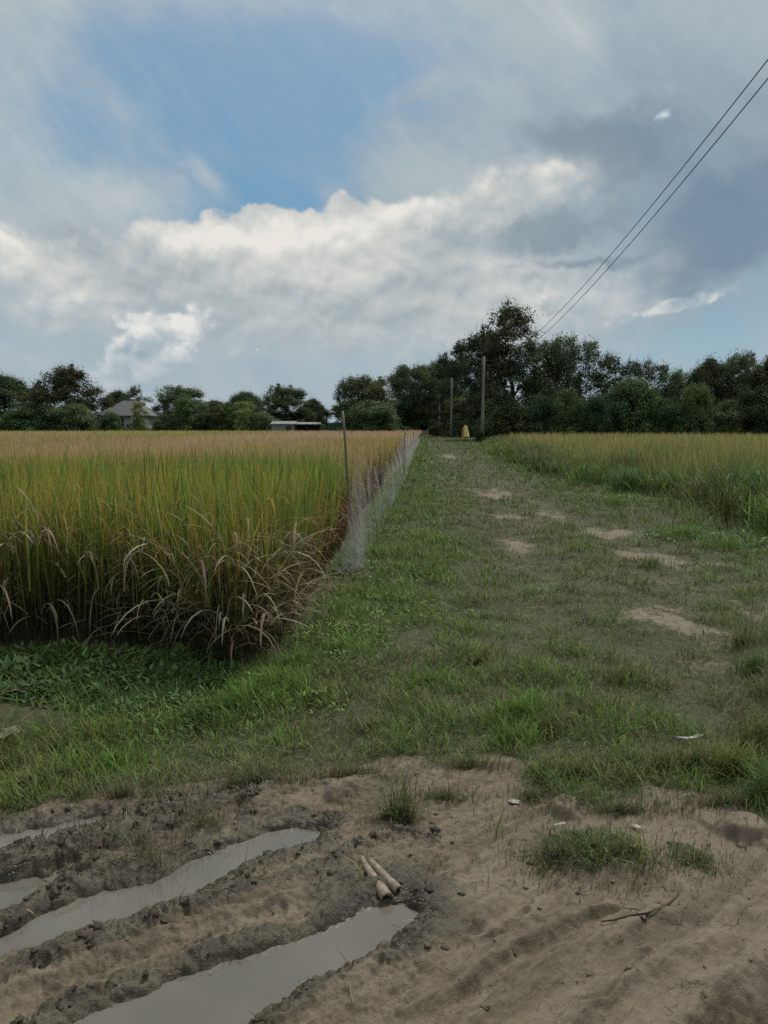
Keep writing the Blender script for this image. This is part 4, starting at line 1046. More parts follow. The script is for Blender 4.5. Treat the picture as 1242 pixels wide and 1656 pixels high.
def tree_meshes(kind, seed):
    H, R, bare, nc, nl, cr, ll, colr, env = KINDS[kind]
    g = np.random.default_rng(seed)
    lobes = g.uniform(0, 2 * math.pi, 4)
    centres = []
    tries = 0
    while len(centres) < nc and tries < 6000:
        tries += 1
        t = g.random() ** {'rain': 0.6, 'airy': 1.25, 'wispy': 1.2}.get(kind, 0.9)
        z = bare + t * (H - bare - cr * 0.5)
        a = g.uniform(0, 2 * math.pi)
        lob = 1 + 0.16 * math.sin(2 * a + lobes[0]) + 0.13 * math.sin(3 * a + lobes[1] + 3 * t) + 0.10 * math.sin(9 * t + lobes[2])
        rr = R * env(t) * lob * g.random() ** (0.42 if kind in ('broad', 'bush', 'rain') else 0.62)
        p = np.array([rr * math.cos(a), rr * math.sin(a), z])
        if kind in ('airy', 'wispy', 'ragged') and t > 0.5 and any(np.linalg.norm((p - q) * np.array([1, 1, 1.2])) < cr * 0.95 for q in centres):
            continue
        centres.append(p)
    lead = []
    if kind in ('airy', 'wispy', 'ragged', 'broad'):        # uneven leaders that rise past the crown
        for k in range({'airy': 16, 'wispy': 12, 'ragged': 9, 'broad': 6}[kind]):
            a = g.uniform(0, 2 * math.pi)
            zt = g.uniform(0.55, 1.0)
            rr = R * env(min(1, zt)) * g.uniform(0.15, 0.95)
            z1_ = bare + zt * (H - bare) + g.uniform(0.1, 0.11 * H)
            for q in (0, 1, 2):
                lead.append(np.array([rr * math.cos(a) * (1 + 0.06 * q), rr * math.sin(a) * (1 + 0.06 * q), min(z1_ - 0.55 * cr * q * 1.4, H * 1.04)]))
    n_main = len(centres)
    centres = np.array(centres + lead)
    # trunk and limbs
    tb = Tubes(6 if kind not in ('bush', 'column') else 4)
    r0 = 0.024 * H if kind not in ('bush', 'column') else 0.035
    top = H * (0.66 if kind != 'rain' else 0.5)
    nz = 9
    zz = np.linspace(-0.15, top, nz)
    wob = np.cumsum(g.standard_normal((nz, 2)) * 0.06 * H / 9, 0)
    trunk = np.column_stack([wob - wob[0], zz])
    rad = r0 * (1 - 0.75 * (zz / top).clip(0, 1)); rad[0] *= 1.35
    tb.add(trunk, rad)
    nodes = [(trunk[k], rad[k]) for k in range(2, nz)]
    order = np.argsort(np.linalg.norm(centres[:, :2], axis=1) + 0.4 * centres[:, 2])
    for k in order[:: (1 if kind in ('wispy', 'airy', 'ragged') else 2)]:
        c = centres[k]
        best = min(nodes, key=lambda q: np.linalg.norm(c - q[0]) + 1.4 * max(0, q[0][2] - c[2] + 0.35))
        mid = (best[0] + c) / 2 + np.array([0, 0, -0.06 * np.linalg.norm(c - best[0])]) + g.standard_normal(3) * 0.05
        r1 = min(best[1] * 0.62, 0.09 * H / 9)
        tb.add([best[0], mid, c], [r1, r1 * 0.7, max(0.012, r1 * 0.4)])
        nodes.append((mid, r1 * 0.7)); nodes.append((c, max(0.012, r1 * 0.45)))
    # leaves: each clump a loose flattened puff with its own tint and density
    Cs, Ls, Ks, Bs = [], [], [], []
    for ic, c in enumerate(centres):
        m = int(nl * g.uniform(0.55, 1.35) * (1 if ic < n_main else 0.28))
        s = cr * g.uniform(0.75, 1.3) * (1 if ic < n_main else 0.5)
        d = g.standard_normal((m, 3)) * np.array([0.62, 0.62, 0.46]) * s
        Cs.append(c + d)
        Bs.append(d / s * 1.3 + np.array([0, 0, 0.5]))
        Ls.append(ll * g.uniform(0.6, 1.35, m))
        tint = g.uniform(0.72, 1.35)
        hue = g.uniform(-0.12, 0.12)
        base = np.array(colr) * tint * np.array([1 + hue, 1, 1 - hue])
        Ks.append(np.clip(base[None] * (1 + 0.12 * g.standard_normal((m, 1))), 0.006, 0.5))
    if kind in ('airy', 'wispy', 'ragged', 'broad'):        # sprigs that break the outline
        m = 1300 if kind != 'wispy' else 900
        k = g.integers(0, len(centres), m)
        out_ = centres[k] - np.array([0, 0, H * 0.45]); out_ /= np.linalg.norm(out_, axis=1, keepdims=True)
        Bs.append(out_)
        Cs.append(centres[k] + out_ * (cr * g.uniform(0.5, 1.9, m))[:, None] + g.standard_normal((m, 3)) * 0.12)
        Ls.append(ll * g.uniform(0.5, 1.1, m))
        Ks.append(np.clip(np.array(colr)[None] * (1 + 0.3 * g.standard_normal((m, 1))), 0.006, 0.5))
    C_, L_, K_ = np.concatenate(Cs), np.concatenate(Ls), np.concatenate(Ks)
    C_[:, 2] = np.maximum(C_[:, 2], 0.05)
    V, cc = leaf_quads(C_, L_, L_ * g.uniform(0.4, 0.62, len(L_)), K_, 0.35, g, np.concatenate(Bs))
    cm = raw_mesh('crown', V, np.arange(len(V)), np.full(len(C_), 4), cc)
    cm.materials.append(M_LEAF)
    tm = tb.mesh('trunk')
    tm.materials.append(M_BARK)
    return tm, cm, H, R

PROTO = {}
for kind in KINDS:
    for s in range(3 if kind in ('broad', 'bush', 'wispy', 'ragged') else 2):
        PROTO[(kind, s)] = tree_meshes(kind, 100 + 17 * s + sum(map(ord, kind)))

def gx(px, Y):
    return (px - 621.0) / FOC * Y / 1.0

def plant(kind, s, px, top, width, Y, label, cat='tree', group=None, name=None):
    tm, cm, H, R = PROTO[(kind, s)]
    h = EYE + (692.0 - top) * Y / FOC
    k = h / (H * 0.985)
    kr = (width * Y / FOC) / (2.0 * R)
    nm = name or {'bush': 'bush', 'column': 'columnar_shrub'}.get(kind, 'tree')
    t = empty(nm, (gx(px, Y), Y, -0.02), rng.uniform(0, 6.28))
    t.scale = (kr, kr, k)
    link('trunk', tm, None, t)
    link('crown', cm, None, t)
    return tag(t, label, cat, group)

GL, GRr, GB = 'trees beyond the rice field', 'trees along the right of the track', 'bushes along the foot of the tree line'
for a in (
    ('broad', 0, 12, 612, 120, 138, 'broad dark round tree at the left end of the tree line, beside the tallest', 'tree', GL),
    ('ragged', 0, 112, 597, 112, 132, 'tallest tree of the far left, ragged crown, next to the grey-roofed house', 'tree', GL),
    ('broad', 2, 195, 636, 70, 165, 'low dark tree showing behind the left slope of the grey house roof', 'tree', GL),
    ('wispy', 0, 222, 628, 42, 158, 'thin feathery tree rising behind the peak of the grey house roof', 'tree', GL),
    ('ragged', 1, 292, 627, 92, 146, 'dense tree with jagged top just past the right end of the house', 'tree', GL),
    ('broad', 1, 350, 650, 80, 156, 'low rounded tree behind the row of pale narrow shrubs', 'tree', GL),
    ('broad', 2, 398, 638, 90, 152, 'dark spreading tree behind the pale narrow shrubs, next to the rounded tree', 'tree', GL),
    ('ragged', 2, 462, 628, 92, 142, 'bushy tree with knobbly crown standing above the long low shed', 'tree', GL),
    ('broad', 0, 506, 648, 56, 146, 'small tree where the far crowns slope down towards the palm', 'tree', GL),
    ('ragged', 1, 590, 612, 108, 130, 'dark dense tree behind the leaning bamboo pole, twiggy on top', 'tree', GL),
    ('wispy', 1, 557, 618, 40, 131, 'slender drooping tree at the left edge of the dense tree behind the bamboo pole', 'tree', GL),
    ('rain', 0, 682, 597, 135, 190, 'wide umbrella-shaped dark tree arching over the far end of the track', 'tree', GL),
    ('airy', 0, 746, 560, 92, 138, 'see-through tree with leaf clusters behind the second utility pole', 'tree', GRr),
    ('ragged', 2, 716, 582, 66, 186, 'smaller open-crowned tree between the umbrella tree and the second utility pole', 'tree', GRr),
    ('airy', 1, 826, 505, 166, 100, 'tallest tree of the scene, airy dark crown beside the nearest utility pole', 'tree', GRr),
    ('ragged', 2, 784, 541, 84, 106, 'tree with clustered leaves directly behind the nearest utility pole', 'tree', GRr),
    ('ragged', 1, 895, 552, 92, 103, 'narrow open tree just right of the tallest tree, below the wires', 'tree', GRr),
    ('wispy', 2, 936, 556, 96, 99, 'grey-green wispy tree with forked bare-looking top', 'tree', GRr),
    ('wispy', 0, 975, 578, 84, 100, 'thin wispy tree leaning out beside the forked one', 'tree', GRr),
    ('wispy', 1, 1016, 588, 88, 97, 'sparse tree with spiky twigs above the round green bushes', 'tree', GRr),
    ('wispy', 2, 1055, 592, 80, 98, 'thin tree with feathery top where the right tree line dips', 'tree', GRr),
    ('ragged', 0, 1092, 604, 78, 96, 'low bushy tree at the dip of the right tree line', 'tree', GRr),
    ('broad', 1, 1142, 586, 84, 94, 'rounded full tree rising again after the dip in the right tree line', 'tree', GRr),
    ('ragged', 1, 1192, 576, 82, 93, 'tall dense tree with twig tips second from the right edge', 'tree', GRr),
    ('broad', 0, 1246, 578, 90, 92, 'dense dark tree cut by the right edge of the picture', 'tree', GRr),
    ('bush', 0, 118, 655, 76, 126, 'large round dark bush at the foot of the tallest far left tree', 'bush', GB),
    ('bush', 1, 48, 662, 92, 128, 'broad dark bush filling the foot of the leftmost tree', 'bush', GB),
    ('bush', 2, 182, 668, 34, 128, 'small dull olive bush against the left corner of the house', 'bush', GB),
    ('column', 0, 227, 650, 22, 129, 'single narrow upright shrub standing in front of the house wall', 'shrub', GB),
    ('bush', 0, 270, 672, 46, 130, 'low shrub hiding the right corner of the house', 'bush', GB),
    ('column', 1, 303, 638, 30, 131, 'tallest pale green narrow shrub, in front of the jagged tree', 'shrub', GB),
    ('bush', 1, 332, 672, 50, 132, 'low rounded bush between the tallest narrow shrub and the other three', 'bush', GB),
    ('column', 0, 354, 657, 25, 131, 'leftmost of the three pale narrow shrubs standing close together', 'shrub', GB),
    ('column', 1, 375, 652, 24, 132, 'middle one of the three pale narrow shrubs standing close together', 'shrub', GB),
    ('column', 0, 397, 650, 26, 131, 'rightmost of the three pale narrow shrubs standing close together', 'shrub', GB),
    ('bush', 2, 425, 668, 46, 131, 'pale green bush at the left end of the low shed', 'bush', GB),
    ('bush', 0, 600, 650, 80, 124, 'dark bush under the dense tree behind the bamboo pole', 'bush', GB),
    ('bush', 1, 655, 655, 62, 184, 'dark bush below the umbrella tree, just left of the pale railing', 'bush', GB),
    ('bush', 2, 692, 645, 52, 182, 'brownish bush under the umbrella tree beside the farthest utility pole', 'bush', GB),
    ('bush', 0, 756, 636, 78, 134, 'mid green bush between the two nearer utility poles', 'bush', GB),
    ('bush', 2, 709, 684, 26, 150, 'low weedy bush at the foot of the farther utility poles', 'bush', GB),
    ('bush', 1, 812, 646, 70, 95, 'dark bush below the tallest tree next to the nearest pole', 'bush', GB),
    ('bush', 2, 870, 642, 66, 96, 'shaded bush under the right half of the tallest tree', 'bush', GB),
    ('bush', 0, 915, 634, 60, 94, 'greyish brown-green bush below the forked wispy tree', 'bush', GB),
    ('bush', 1, 965, 642, 58, 91, 'round green bush in front of the thin leaning tree', 'bush', GB),
    ('bush', 2, 1022, 616, 82, 92, 'tall fresh green bush under the sparse spiky tree', 'bush', GB),
    ('bush', 0, 1072, 648, 56, 90, 'dark green bush below the dip in the tree line', 'bush', GB),
    ('bush', 1, 1122, 626, 58, 90, 'full bush in front of the rounded tree past the dip', 'bush', GB),
    ('bush', 2, 1176, 650, 60, 89, 'lighter green bush in front of the tall dense tree near the right edge', 'bush', GB),
    ('bush', 0, 1228, 630, 88, 89, 'dark bush at the foot of the tree cut by the right edge', 'bush', GB),
    ('bush', 1, 776, 697, 16, 86.2, 'small dark clump of weeds around the foot of the nearest utility pole', 'weeds', None)):
    plant(*a)

# low tangled growth that closes the foot of the tree lines, and the woods behind them
def mass(name, segs, label, colr, ll=0.32):
    Cs = []
    for (x0, y0, x1, y1, z, depth, n) in segs:
        t = U(0, 1, n)
        hgt = z * (0.65 + 0.45 * fbm(t * 14, t * 0 + y0, 3, 201)) * U(0, 1, n) ** 0.8
        Cs.append(np.column_stack([x0 + (x1 - x0) * t + rng.standard_normal(n) * 0.3, y0 + (y1 - y0) * t + U(0, depth, n), np.maximum(0.05, hgt)]))
    C_ = np.concatenate(Cs)
    n = len(C_)
    L_ = ll * U(0.6, 1.5, n)
    tint = 1 + 0.5 * fbm(C_[:, 0] * 0.25, C_[:, 2] * 0.4, 2, 207)
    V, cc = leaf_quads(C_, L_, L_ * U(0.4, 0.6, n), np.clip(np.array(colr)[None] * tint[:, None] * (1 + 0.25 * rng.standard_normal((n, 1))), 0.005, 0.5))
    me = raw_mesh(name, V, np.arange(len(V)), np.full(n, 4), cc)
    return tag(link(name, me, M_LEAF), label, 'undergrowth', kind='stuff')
mass('undergrowth', [(-75, 136, 4.2, 129, 2.6, 3, 15000), (8, 186, 14, 182, 3.0, 2, 2500), (14.5, 140, 17, 112, 2.6, 2, 3500), (13.5, 96, 60, 89, 1.7, 2.5, 11000)], 'low tangle of bushes and weeds closing the foot of the tree lines', (0.074, 0.102, 0.048))
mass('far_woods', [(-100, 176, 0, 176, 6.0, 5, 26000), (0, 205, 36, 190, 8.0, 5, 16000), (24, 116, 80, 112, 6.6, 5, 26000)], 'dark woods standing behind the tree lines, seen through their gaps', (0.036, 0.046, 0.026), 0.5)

# small palm between the low shed and the bamboo pole
def palm(px, top, Y):
    h = EYE + (692 - top) * Y / FOC
    t = empty('palm_tree', (gx(px, Y), Y, -0.02))
    tb = Tubes(7)
    tb.add([(0, 0, -0.1), (0.05, 0, h * 0.3), (0.12, 0.02, h * 0.62)], [0.16, 0.13, 0.11])
    tm = tb.mesh('trunk'); tm.materials.append(M_BARK)
    link('trunk', tm, None, t)
    Cs, Ds, Ls = [], [], []
    for k in range(15):
        a = k * 2.399
        e = rng.uniform(0.1, 1.2)
        for q in np.linspace(0.08, 1, 16):
            r = 1.9 * q
            p = np.array([0.12 + r * math.cos(a) * math.cos(e * 0.6), r * math.sin(a) * math.cos(e * 0.6), h * 0.62 + r * math.sin(e) - 0.75 * q * q * 1.2])
            for s in (-1, 1):
                Cs.append(p + s * 0.14 * np.array([-math.sin(a), math.cos(a), -0.5])); Ls.append(0.5 * (1.15 - q * 0.6))
    C_, L_ = np.array(Cs), np.array(Ls)
    V, cc = leaf_quads(C_, L_, L_ * 0.22, jitter(np.tile(np.array([[0.045, 0.062, 0.026]]), (len(C_), 1)), 0.2))
    cm = raw_mesh('crown', V, np.arange(len(V)), np.full(len(C_), 4), cc)
    link('crown', cm, M_LEAF, t)
    tag(t, 'small palm with drooping fronds in the lowest gap of the far tree line', 'palm')
palm(528, 650, 128)

# ------------------------------------------------------------------ box, tube helpers for built things
import bmesh
class MB:
    def __init__(self):
        self.b = bmesh.new()
    def box(self, x0, x1, y0, y1, z0, z1, rz=0.0, at=(0, 0)):
        r = bmesh.ops.create_cube(self.b, size=1)
        M = Matrix.Translation(((x0 + x1) / 2, (y0 + y1) / 2, (z0 + z1) / 2)) @ Matrix.Diagonal((x1 - x0, y1 - y0, z1 - z0, 1))
        bmesh.ops.transform(self.b, matrix=M, verts=r['verts'])
        return r['verts']
    def poly(self, pts):
        self.b.faces.new([self.b.verts.new(p) for p in pts])
    def build(self, name, mat, parent=None, bevel=0.0, loc=None):
        if bevel:
            bmesh.ops.bevel(self.b, geom=self.b.edges[:], offset=bevel, segments=2, affect='EDGES', profile=0.6)
        bmesh.ops.recalc_face_normals(self.b, faces=self.b.faces[:])
        me = bpy.data.meshes.new(name)
        self.b.to_mesh(me); self.b.free()
        return link(name, me, mat, parent, loc)

def plain(name, c0, c1, scale=4.0, rough=0.8, spec=0.25, bump=0.3, dist=0.01, stretch=(1, 1, 1), metallic=0.0):
    m, n, o = new_mat(name)
    k = n.noise(n.vmath('MULTIPLY', obj_pos(n), stretch), scale, 5, 0.62)
    principled(n, o, n.ramp(k, [(0.3, (*c0, 1)), (0.7, (*c1, 1))]), rough, spec, k, bump, dist, metallic)
    return m

M_CONC = plain('weathered_concrete', (0.13, 0.123, 0.108), (0.22, 0.21, 0.185), 3.0, 0.9, 0.2, 0.3, 0.01, (3, 3, 0.6))
M_WOOD = plain('weathered_bamboo', (0.12, 0.10, 0.075), (0.24, 0.205, 0.155), 6.0, 0.8, 0.2, 0.4, 0.004, (4, 4, 0.7))
M_WIRE = plain('wire_sheath', (0.018, 0.018, 0.02), (0.03, 0.03, 0.032), 3.0, 0.6)
M_CERAMIC = plain('glazed_ceramic', (0.22, 0.20, 0.18), (0.34, 0.32, 0.30), 8.0, 0.3, 0.5)
M_STEEL = plain('galvanised_steel', (0.20, 0.21, 0.22), (0.32, 0.33, 0.34), 6.0, 0.5, 0.5, 0.1, 0.01, (1, 1, 1), 0.6)

# ------------------------------------------------------------------ utility poles and wires
POLES = [(10.64, 87.0, 9.15), (10.56, 127.0, 9.35), (11.08, 162.0, 8.1)]
POLE_LABELS = ['nearest grey concrete utility pole, beside the track in front of the tallest tree', 'slimmer concrete utility pole farther back, between the nearest and the most distant pole', 'most distant concrete utility pole, thin and pale under the umbrella-shaped tree']
for (x, y, h), lb in zip(POLES, POLE_LABELS):
    t = empty('utility_pole', (x, y, 0))
    tb = Tubes(8)
    tb.add([(-0.05, 0, -0.3), (-0.03, 0, h * 0.3), (0.0, 0, h * 0.7), (0.03, 0, h)], [0.20, 0.18, 0.145, 0.115])
    link('pole', tb.mesh('pole'), M_CONC, t)
    m = MB(); m.box(-0.15, -0.10, -0.03, 0.03, h - 0.95, h - 0.15)
    rk = m.build('insulator_rack', M_STEEL, t, 0.005)
    for dz in (0.30, 0.75):
        tb = Tubes(10)
        tb.add([(-0.20, 0, h - dz - 0.06), (-0.20, 0, h - dz - 0.03), (-0.20, 0, h - dz), (-0.20, 0, h - dz + 0.03), (-0.20, 0, h - dz + 0.06)], [0.045, 0.05, 0.03, 0.05, 0.045])
        link('insulator', tb.mesh('insulator'), M_CERAMIC, rk)
    tag(t, lb, 'utility pole', 'utility poles along the track')

WIRE_START = (6.35, 5.0)
for dz, lb in ((0.30, 'upper of the two black power lines sweeping over the right of the sky'), (0.75, 'lower of the two black power lines sweeping over the right of the sky')):
    pts = []
    xs, ys, zs = WIRE_START[0], WIRE_START[1], 9.35 - dz * 0.72
    prev = (xs, ys, zs)
    for (x, y, h), sag in zip(POLES, (2.35, 0.5, 0.7)):
        z1 = h - dz
        for q in np.linspace(0, 1, 41 if sag > 2 else 17)[(1 if pts else 0):]:
            pts.append((prev[0] + (x - 0.24 - prev[0]) * q, prev[1] + (y - prev[1]) * q, prev[2] + (z1 - prev[2]) * q - 4 * sag * q * (1 - q)))
        prev = (x - 0.24, y, z1)
    tb = Tubes(6)
    tb.add(pts, [0.0105] * len(pts))
    tag(link('power_line', tb.mesh('power_line'), M_WIRE), lb, 'power line', 'power lines over the track')

# ------------------------------------------------------------------ bamboo poles and the net of the rice field
NET_BASE = [G(576, 923), G(653, 773), G(667, 737), G(676, 721)]
POST = [(1.70, -0.085, 0.0), (1.50, 0.02, 0.0), (1.42, 0.05, 0.02), (1.40, 0.0, 0.0)]
PL = ['tall leaning weathered bamboo pole at the near end of the white net', 'slim pale post where the sagging net rises to its peak', 'thin post behind the net just beyond its highest peak', 'farthest thin post of the net, near the end of the track']
for (b, (h, lx, ly), lb, r) in zip(NET_BASE, POST, PL, (0.015, 0.022, 0.028, 0.03)):
    tb = Tubes(8)
    zs = np.linspace(-0.25, h, 12)
    rr = [r * (1.12 - 0.35 * (q / h)) * (1.14 if i % 3 == 1 else 1.0) for i, q in enumerate(zs)]
    tb.add([(lx * max(0, q) + 0.006 * math.sin(q * 5), ly * max(0, q), q) for q in zs], rr)
    o = link('bamboo_pole', tb.mesh('bamboo_pole'), M_WOOD, None, (b[0], b[1], float(gz(b[0], b[1])[0])))
    tag(o, lb, 'bamboo pole', 'poles holding the net')

def net_material():
    m, n, o = new_mat('fine_white_net')
    P = attr(n, 'uvw').outputs['Color']
    sp = n.new('ShaderNodeSeparateColor'); n.put(sp.inputs[0], P)
    strk = n.noise(n.vmath('MULTIPLY', P, (26, 1.6, 1)), 1.0, 4, 0.65)
    weave = n.noise(geo_pos(n), 70, 3, 0.7)
    a = n.step(n.math('ADD', n.math('MULTIPLY', strk, 0.75), n.math('MULTIPLY', weave, 0.25)), 0.44, 0.76, 0.03, 0.30)
    a = n.math('ADD', a, n.step(sp.outputs[1], 0.12, 0.0, 0.0, 0.10))
    d = n.new('ShaderNodeBsdfDiffuse'); d.inputs[0].default_value = (0.60, 0.60, 0.585, 1)
    tl = n.new('ShaderNodeBsdfTranslucent'); tl.inputs[0].default_value = (0.60, 0.60, 0.585, 1)
    mx = n.new('ShaderNodeMixShader'); mx.inputs[0].default_value = 0.4
    n.t.links.new(d.outputs[0], mx.inputs[1]); n.t.links.new(tl.outputs[0], mx.inputs[2])
    tr = n.new('ShaderNodeBsdfTransparent')
    m2 = n.new('ShaderNodeMixShader'); n.put(m2.inputs[0], a)
    n.t.links.new(tr.outputs[0], m2.inputs[1]); n.t.links.new(mx.outputs[0], m2.inputs[2])
    n.t.links.new(m2.outputs[0], o.inputs[0])
    return m

def net():
    pts = [(NET_BASE[0][0] - 0.24, NET_BASE[0][1] - 0.36)] + NET_BASE
    tops = [0.12, 1.27, 1.47, 1.38, 1.34]
    sags = [0.30, 0.40, 0.30, 0.2]
    co, uv = [], []
    nu, nv = 110, 26
    for k in range(4):
        for i in range(nu + (1 if k == 3 else 0)):
            q = i / nu
            x = pts[k][0] + (pts[k + 1][0] - pts[k][0]) * q
            y = pts[k][1] + (pts[k + 1][1] - pts[k][1]) * q
            if k == 0:
                top = tops[0] + (tops[1] - tops[0]) * q ** 2.2
            else:
                top = tops[k] + (tops[k + 1] - tops[k]) * q - 4 * sags[k] * (q * (1 - q)) * (1.25 - 0.5 * q) + 0.03 * math.sin(q * 23 + k)
            s = k + q
            for j in range(nv + 1):
                w = j / nv
                fold = (0.045 * math.sin(s * 61) + 0.03 * math.sin(s * 137 + 2)) * (0.35 + math.sin(math.pi * w))
                belly = 0.06 * math.sin(math.pi * w) + 0.06 * (1 - w) ** 3
                co.append((x + belly + fold, y + 0.03 * math.sin(s * 90 + 3 * w), w * top - 0.01))
                uv.append((s, w, 0))
    n = len(co) // (nv + 1)
    i = np.arange(n - 1)[:, None] * (nv + 1) + np.arange(nv)[None]
    q = np.stack([i, i + nv + 1, i + nv + 2, i + 1], -1).reshape(-1, 4)
    me = raw_mesh('net', np.array(co), q.ravel(), np.full(len(q), 4), np.array(uv), 'uvw', True)
    tag(link('net', me, net_material()), 'white see-through net hanging in folds between the poles at the rice edge', 'net')
net()

# ------------------------------------------------------------------ house, shed and fence beyond the rice
M_WALL = plain('painted_plaster', (0.42, 0.43, 0.42), (0.56, 0.57, 0.55), 1.0, 0.85)
M_ROOF = plain('dark_roof_tile', (0.085, 0.085, 0.09), (0.13, 0.13, 0.135), 2.0, 0.7)
M_TRIM = plain('white_trim', (0.62, 0.62, 0.60), (0.74, 0.74, 0.72), 2.0, 0.6)
M_GLASS = plain('dark_glass', (0.02, 0.025, 0.03), (0.04, 0.045, 0.05), 1.0, 0.08, 0.5, 0.0)
M_DOOR = plain('brown_door', (0.06, 0.04, 0.03), (0.10, 0.07, 0.05), 3.0, 0.6)
def house():
    Y = 140.0
    t = empty('house', (gx(213, Y), Y, 0))
    W2, D2, ez, az_ = 4.0, 3.2, 3.75, 6.35
    m = MB(); m.box(-W2, W2, -D2, D2, -0.2, ez - 0.05); m.build('wall', M_WALL, t)
    m = MB()
    o_ = 0.75
    A = [(-W2 - o_, -D2 - o_, ez - 0.12), (W2 + o_, -D2 - o_, ez - 0.12), (W2 + o_, D2 + o_, ez - 0.12), (-W2 - o_, D2 + o_, ez - 0.12)]
    B = [(p[0], p[1], p[2] - 0.16) for p in A]
    r0_, r1_ = (-0.9, 0, az_), (0.9, 0, az_)
    m.poly([A[0], A[1], r1_, r0_]); m.poly([A[1], A[2], r1_]); m.poly([A[2], A[3], r0_, r1_]); m.poly([A[3], A[0], r0_])
    for k in range(4):
        m.poly([A[k], B[k], B[(k + 1) % 4], A[(k + 1) % 4]])
    m.poly(B[::-1])
    rf = m.build('roof', M_ROOF, t)
    m = MB(); m.box(-1.0, 1.0, -0.09, 0.09, az_ - 0.03, az_ + 0.10); m.build('ridge_cap', M_ROOF, rf)
    for (x0, x1, z0, z1) in ((-2.6, -1.5, 1.75, 3.2), (-1.1, 0.0, 1.75, 3.2), (1.7, 2.7, 1.75, 3.2)):
        m = MB(); m.box(x0, x1, -D2 - 0.03, -D2 + 0.05, z0, z1)
        g = m.build('window', M_GLASS, t)
        f = MB()
        for b in ((x0 - 0.1, x0, z0 - 0.1, z1 + 0.1), (x1, x1 + 0.1, z0 - 0.1, z1 + 0.1), (x0, x1, z1, z1 + 0.1), (x0, x1, z0 - 0.1, z0), ((x0 + x1) / 2 - 0.035, (x0 + x1) / 2 + 0.035, z0, z1)):
            f.box(b[0], b[1], -D2 - 0.08, -D2 - 0.035, b[2], b[3])
        f.build('frame', M_TRIM, g)
    m = MB(); m.box(0.35, 1.25, -D2 - 0.05, -D2 + 0.03, 0.0, 2.1); m.build('door', M_DOOR, t)
    for x in (-1.5, 1.45, 2.9):
        m = MB(); m.box(x - 0.14, x + 0.14, -D2 - 0.62, -D2 - 0.36, -0.2, ez - 0.30); m.build('porch_column', M_TRIM, t, 0.01)
    m = MB(); m.box(-1.35, 1.30, -D2 - 0.52, -D2 - 0.44, 1.15, 1.24)
    for x in np.arange(-1.25, 1.3, 0.28):
        m.box(x - 0.03, x + 0.03, -D2 - 0.51, -D2 - 0.45, 0.2, 1.15)
    m.build('railing', M_TRIM, t)
    tag(t, 'house with dark grey hipped roof and white porch among the far trees', 'house')
house()

M_SHEET = plain('zinc_sheet', (0.13, 0.132, 0.13), (0.25, 0.252, 0.25), 1.5, 0.5, 0.5, 0.2, 0.02, (8, 1, 1), 0.2)
M_BOARD = plain('grey_boarding', (0.16, 0.165, 0.14), (0.24, 0.245, 0.21), 1.2, 0.85)
M_DARKIN = plain('shaded_timber', (0.035, 0.032, 0.028), (0.06, 0.055, 0.05), 1.5, 0.9)
def shed():
    Y = 126.0
    t = empty('shed', (gx(498, Y), Y, 0))
    for x in (-1.8, 0.0, 1.8):
        for y in (-1.2, 1.2):
            m = MB(); m.box(x - 0.06, x + 0.06, y - 0.06, y + 0.06, -0.2, 2.15 - 0.07 * y); m.build('post', M_DARKIN, t)
    m = MB()
    for k in range(12):
        x0 = -2.1 + k * 0.35
        m.poly([(x0, -1.6, 2.12), (x0 + 0.175, -1.6, 2.17), (x0 + 0.175, 1.6, 2.47), (x0, 1.6, 2.42)])
        m.poly([(x0 + 0.175, -1.6, 2.17), (x0 + 0.35, -1.6, 2.12), (x0 + 0.35, 1.6, 2.42), (x0 + 0.175, 1.6, 2.47)])
    o = m.build('roof', M_SHEET, t)
    s = o.modifiers.new('thick', 'SOLIDIFY'); s.thickness = 0.03
    m = MB(); m.box(-1.9, 1.9, 1.2, 1.28, 0, 2.0); m.build('back_wall', M_DARKIN, t)
    tag(t, 'low open shed with bright corrugated metal roof past the far rice edge', 'shed')
    t = empty('boarded_hut', (gx(460, Y), Y, 0))
    m = MB(); m.box(-1.75, 1.75, -1.3, 1.3, -0.2, 2.15); m.build('wall', M_BOARD, t)
    m = MB()
    m.poly([(-1.95, -1.55, 2.17), (1.95, -1.55, 2.17), (1.95, 1.55, 2.62), (-1.95, 1.55, 2.62)])
    o = m.build('roof', M_SHEET, t); s = o.modifiers.new('thick', 'SOLIDIFY'); s.thickness = 0.05
    m = MB(); m.box(0.5, 1.3, -1.36, -1.29, 0, 1.85); m.build('door', M_DARKIN, t)
    tag(t, 'plain grey boarded hut adjoining the left end of the open shed', 'hut')
shed()

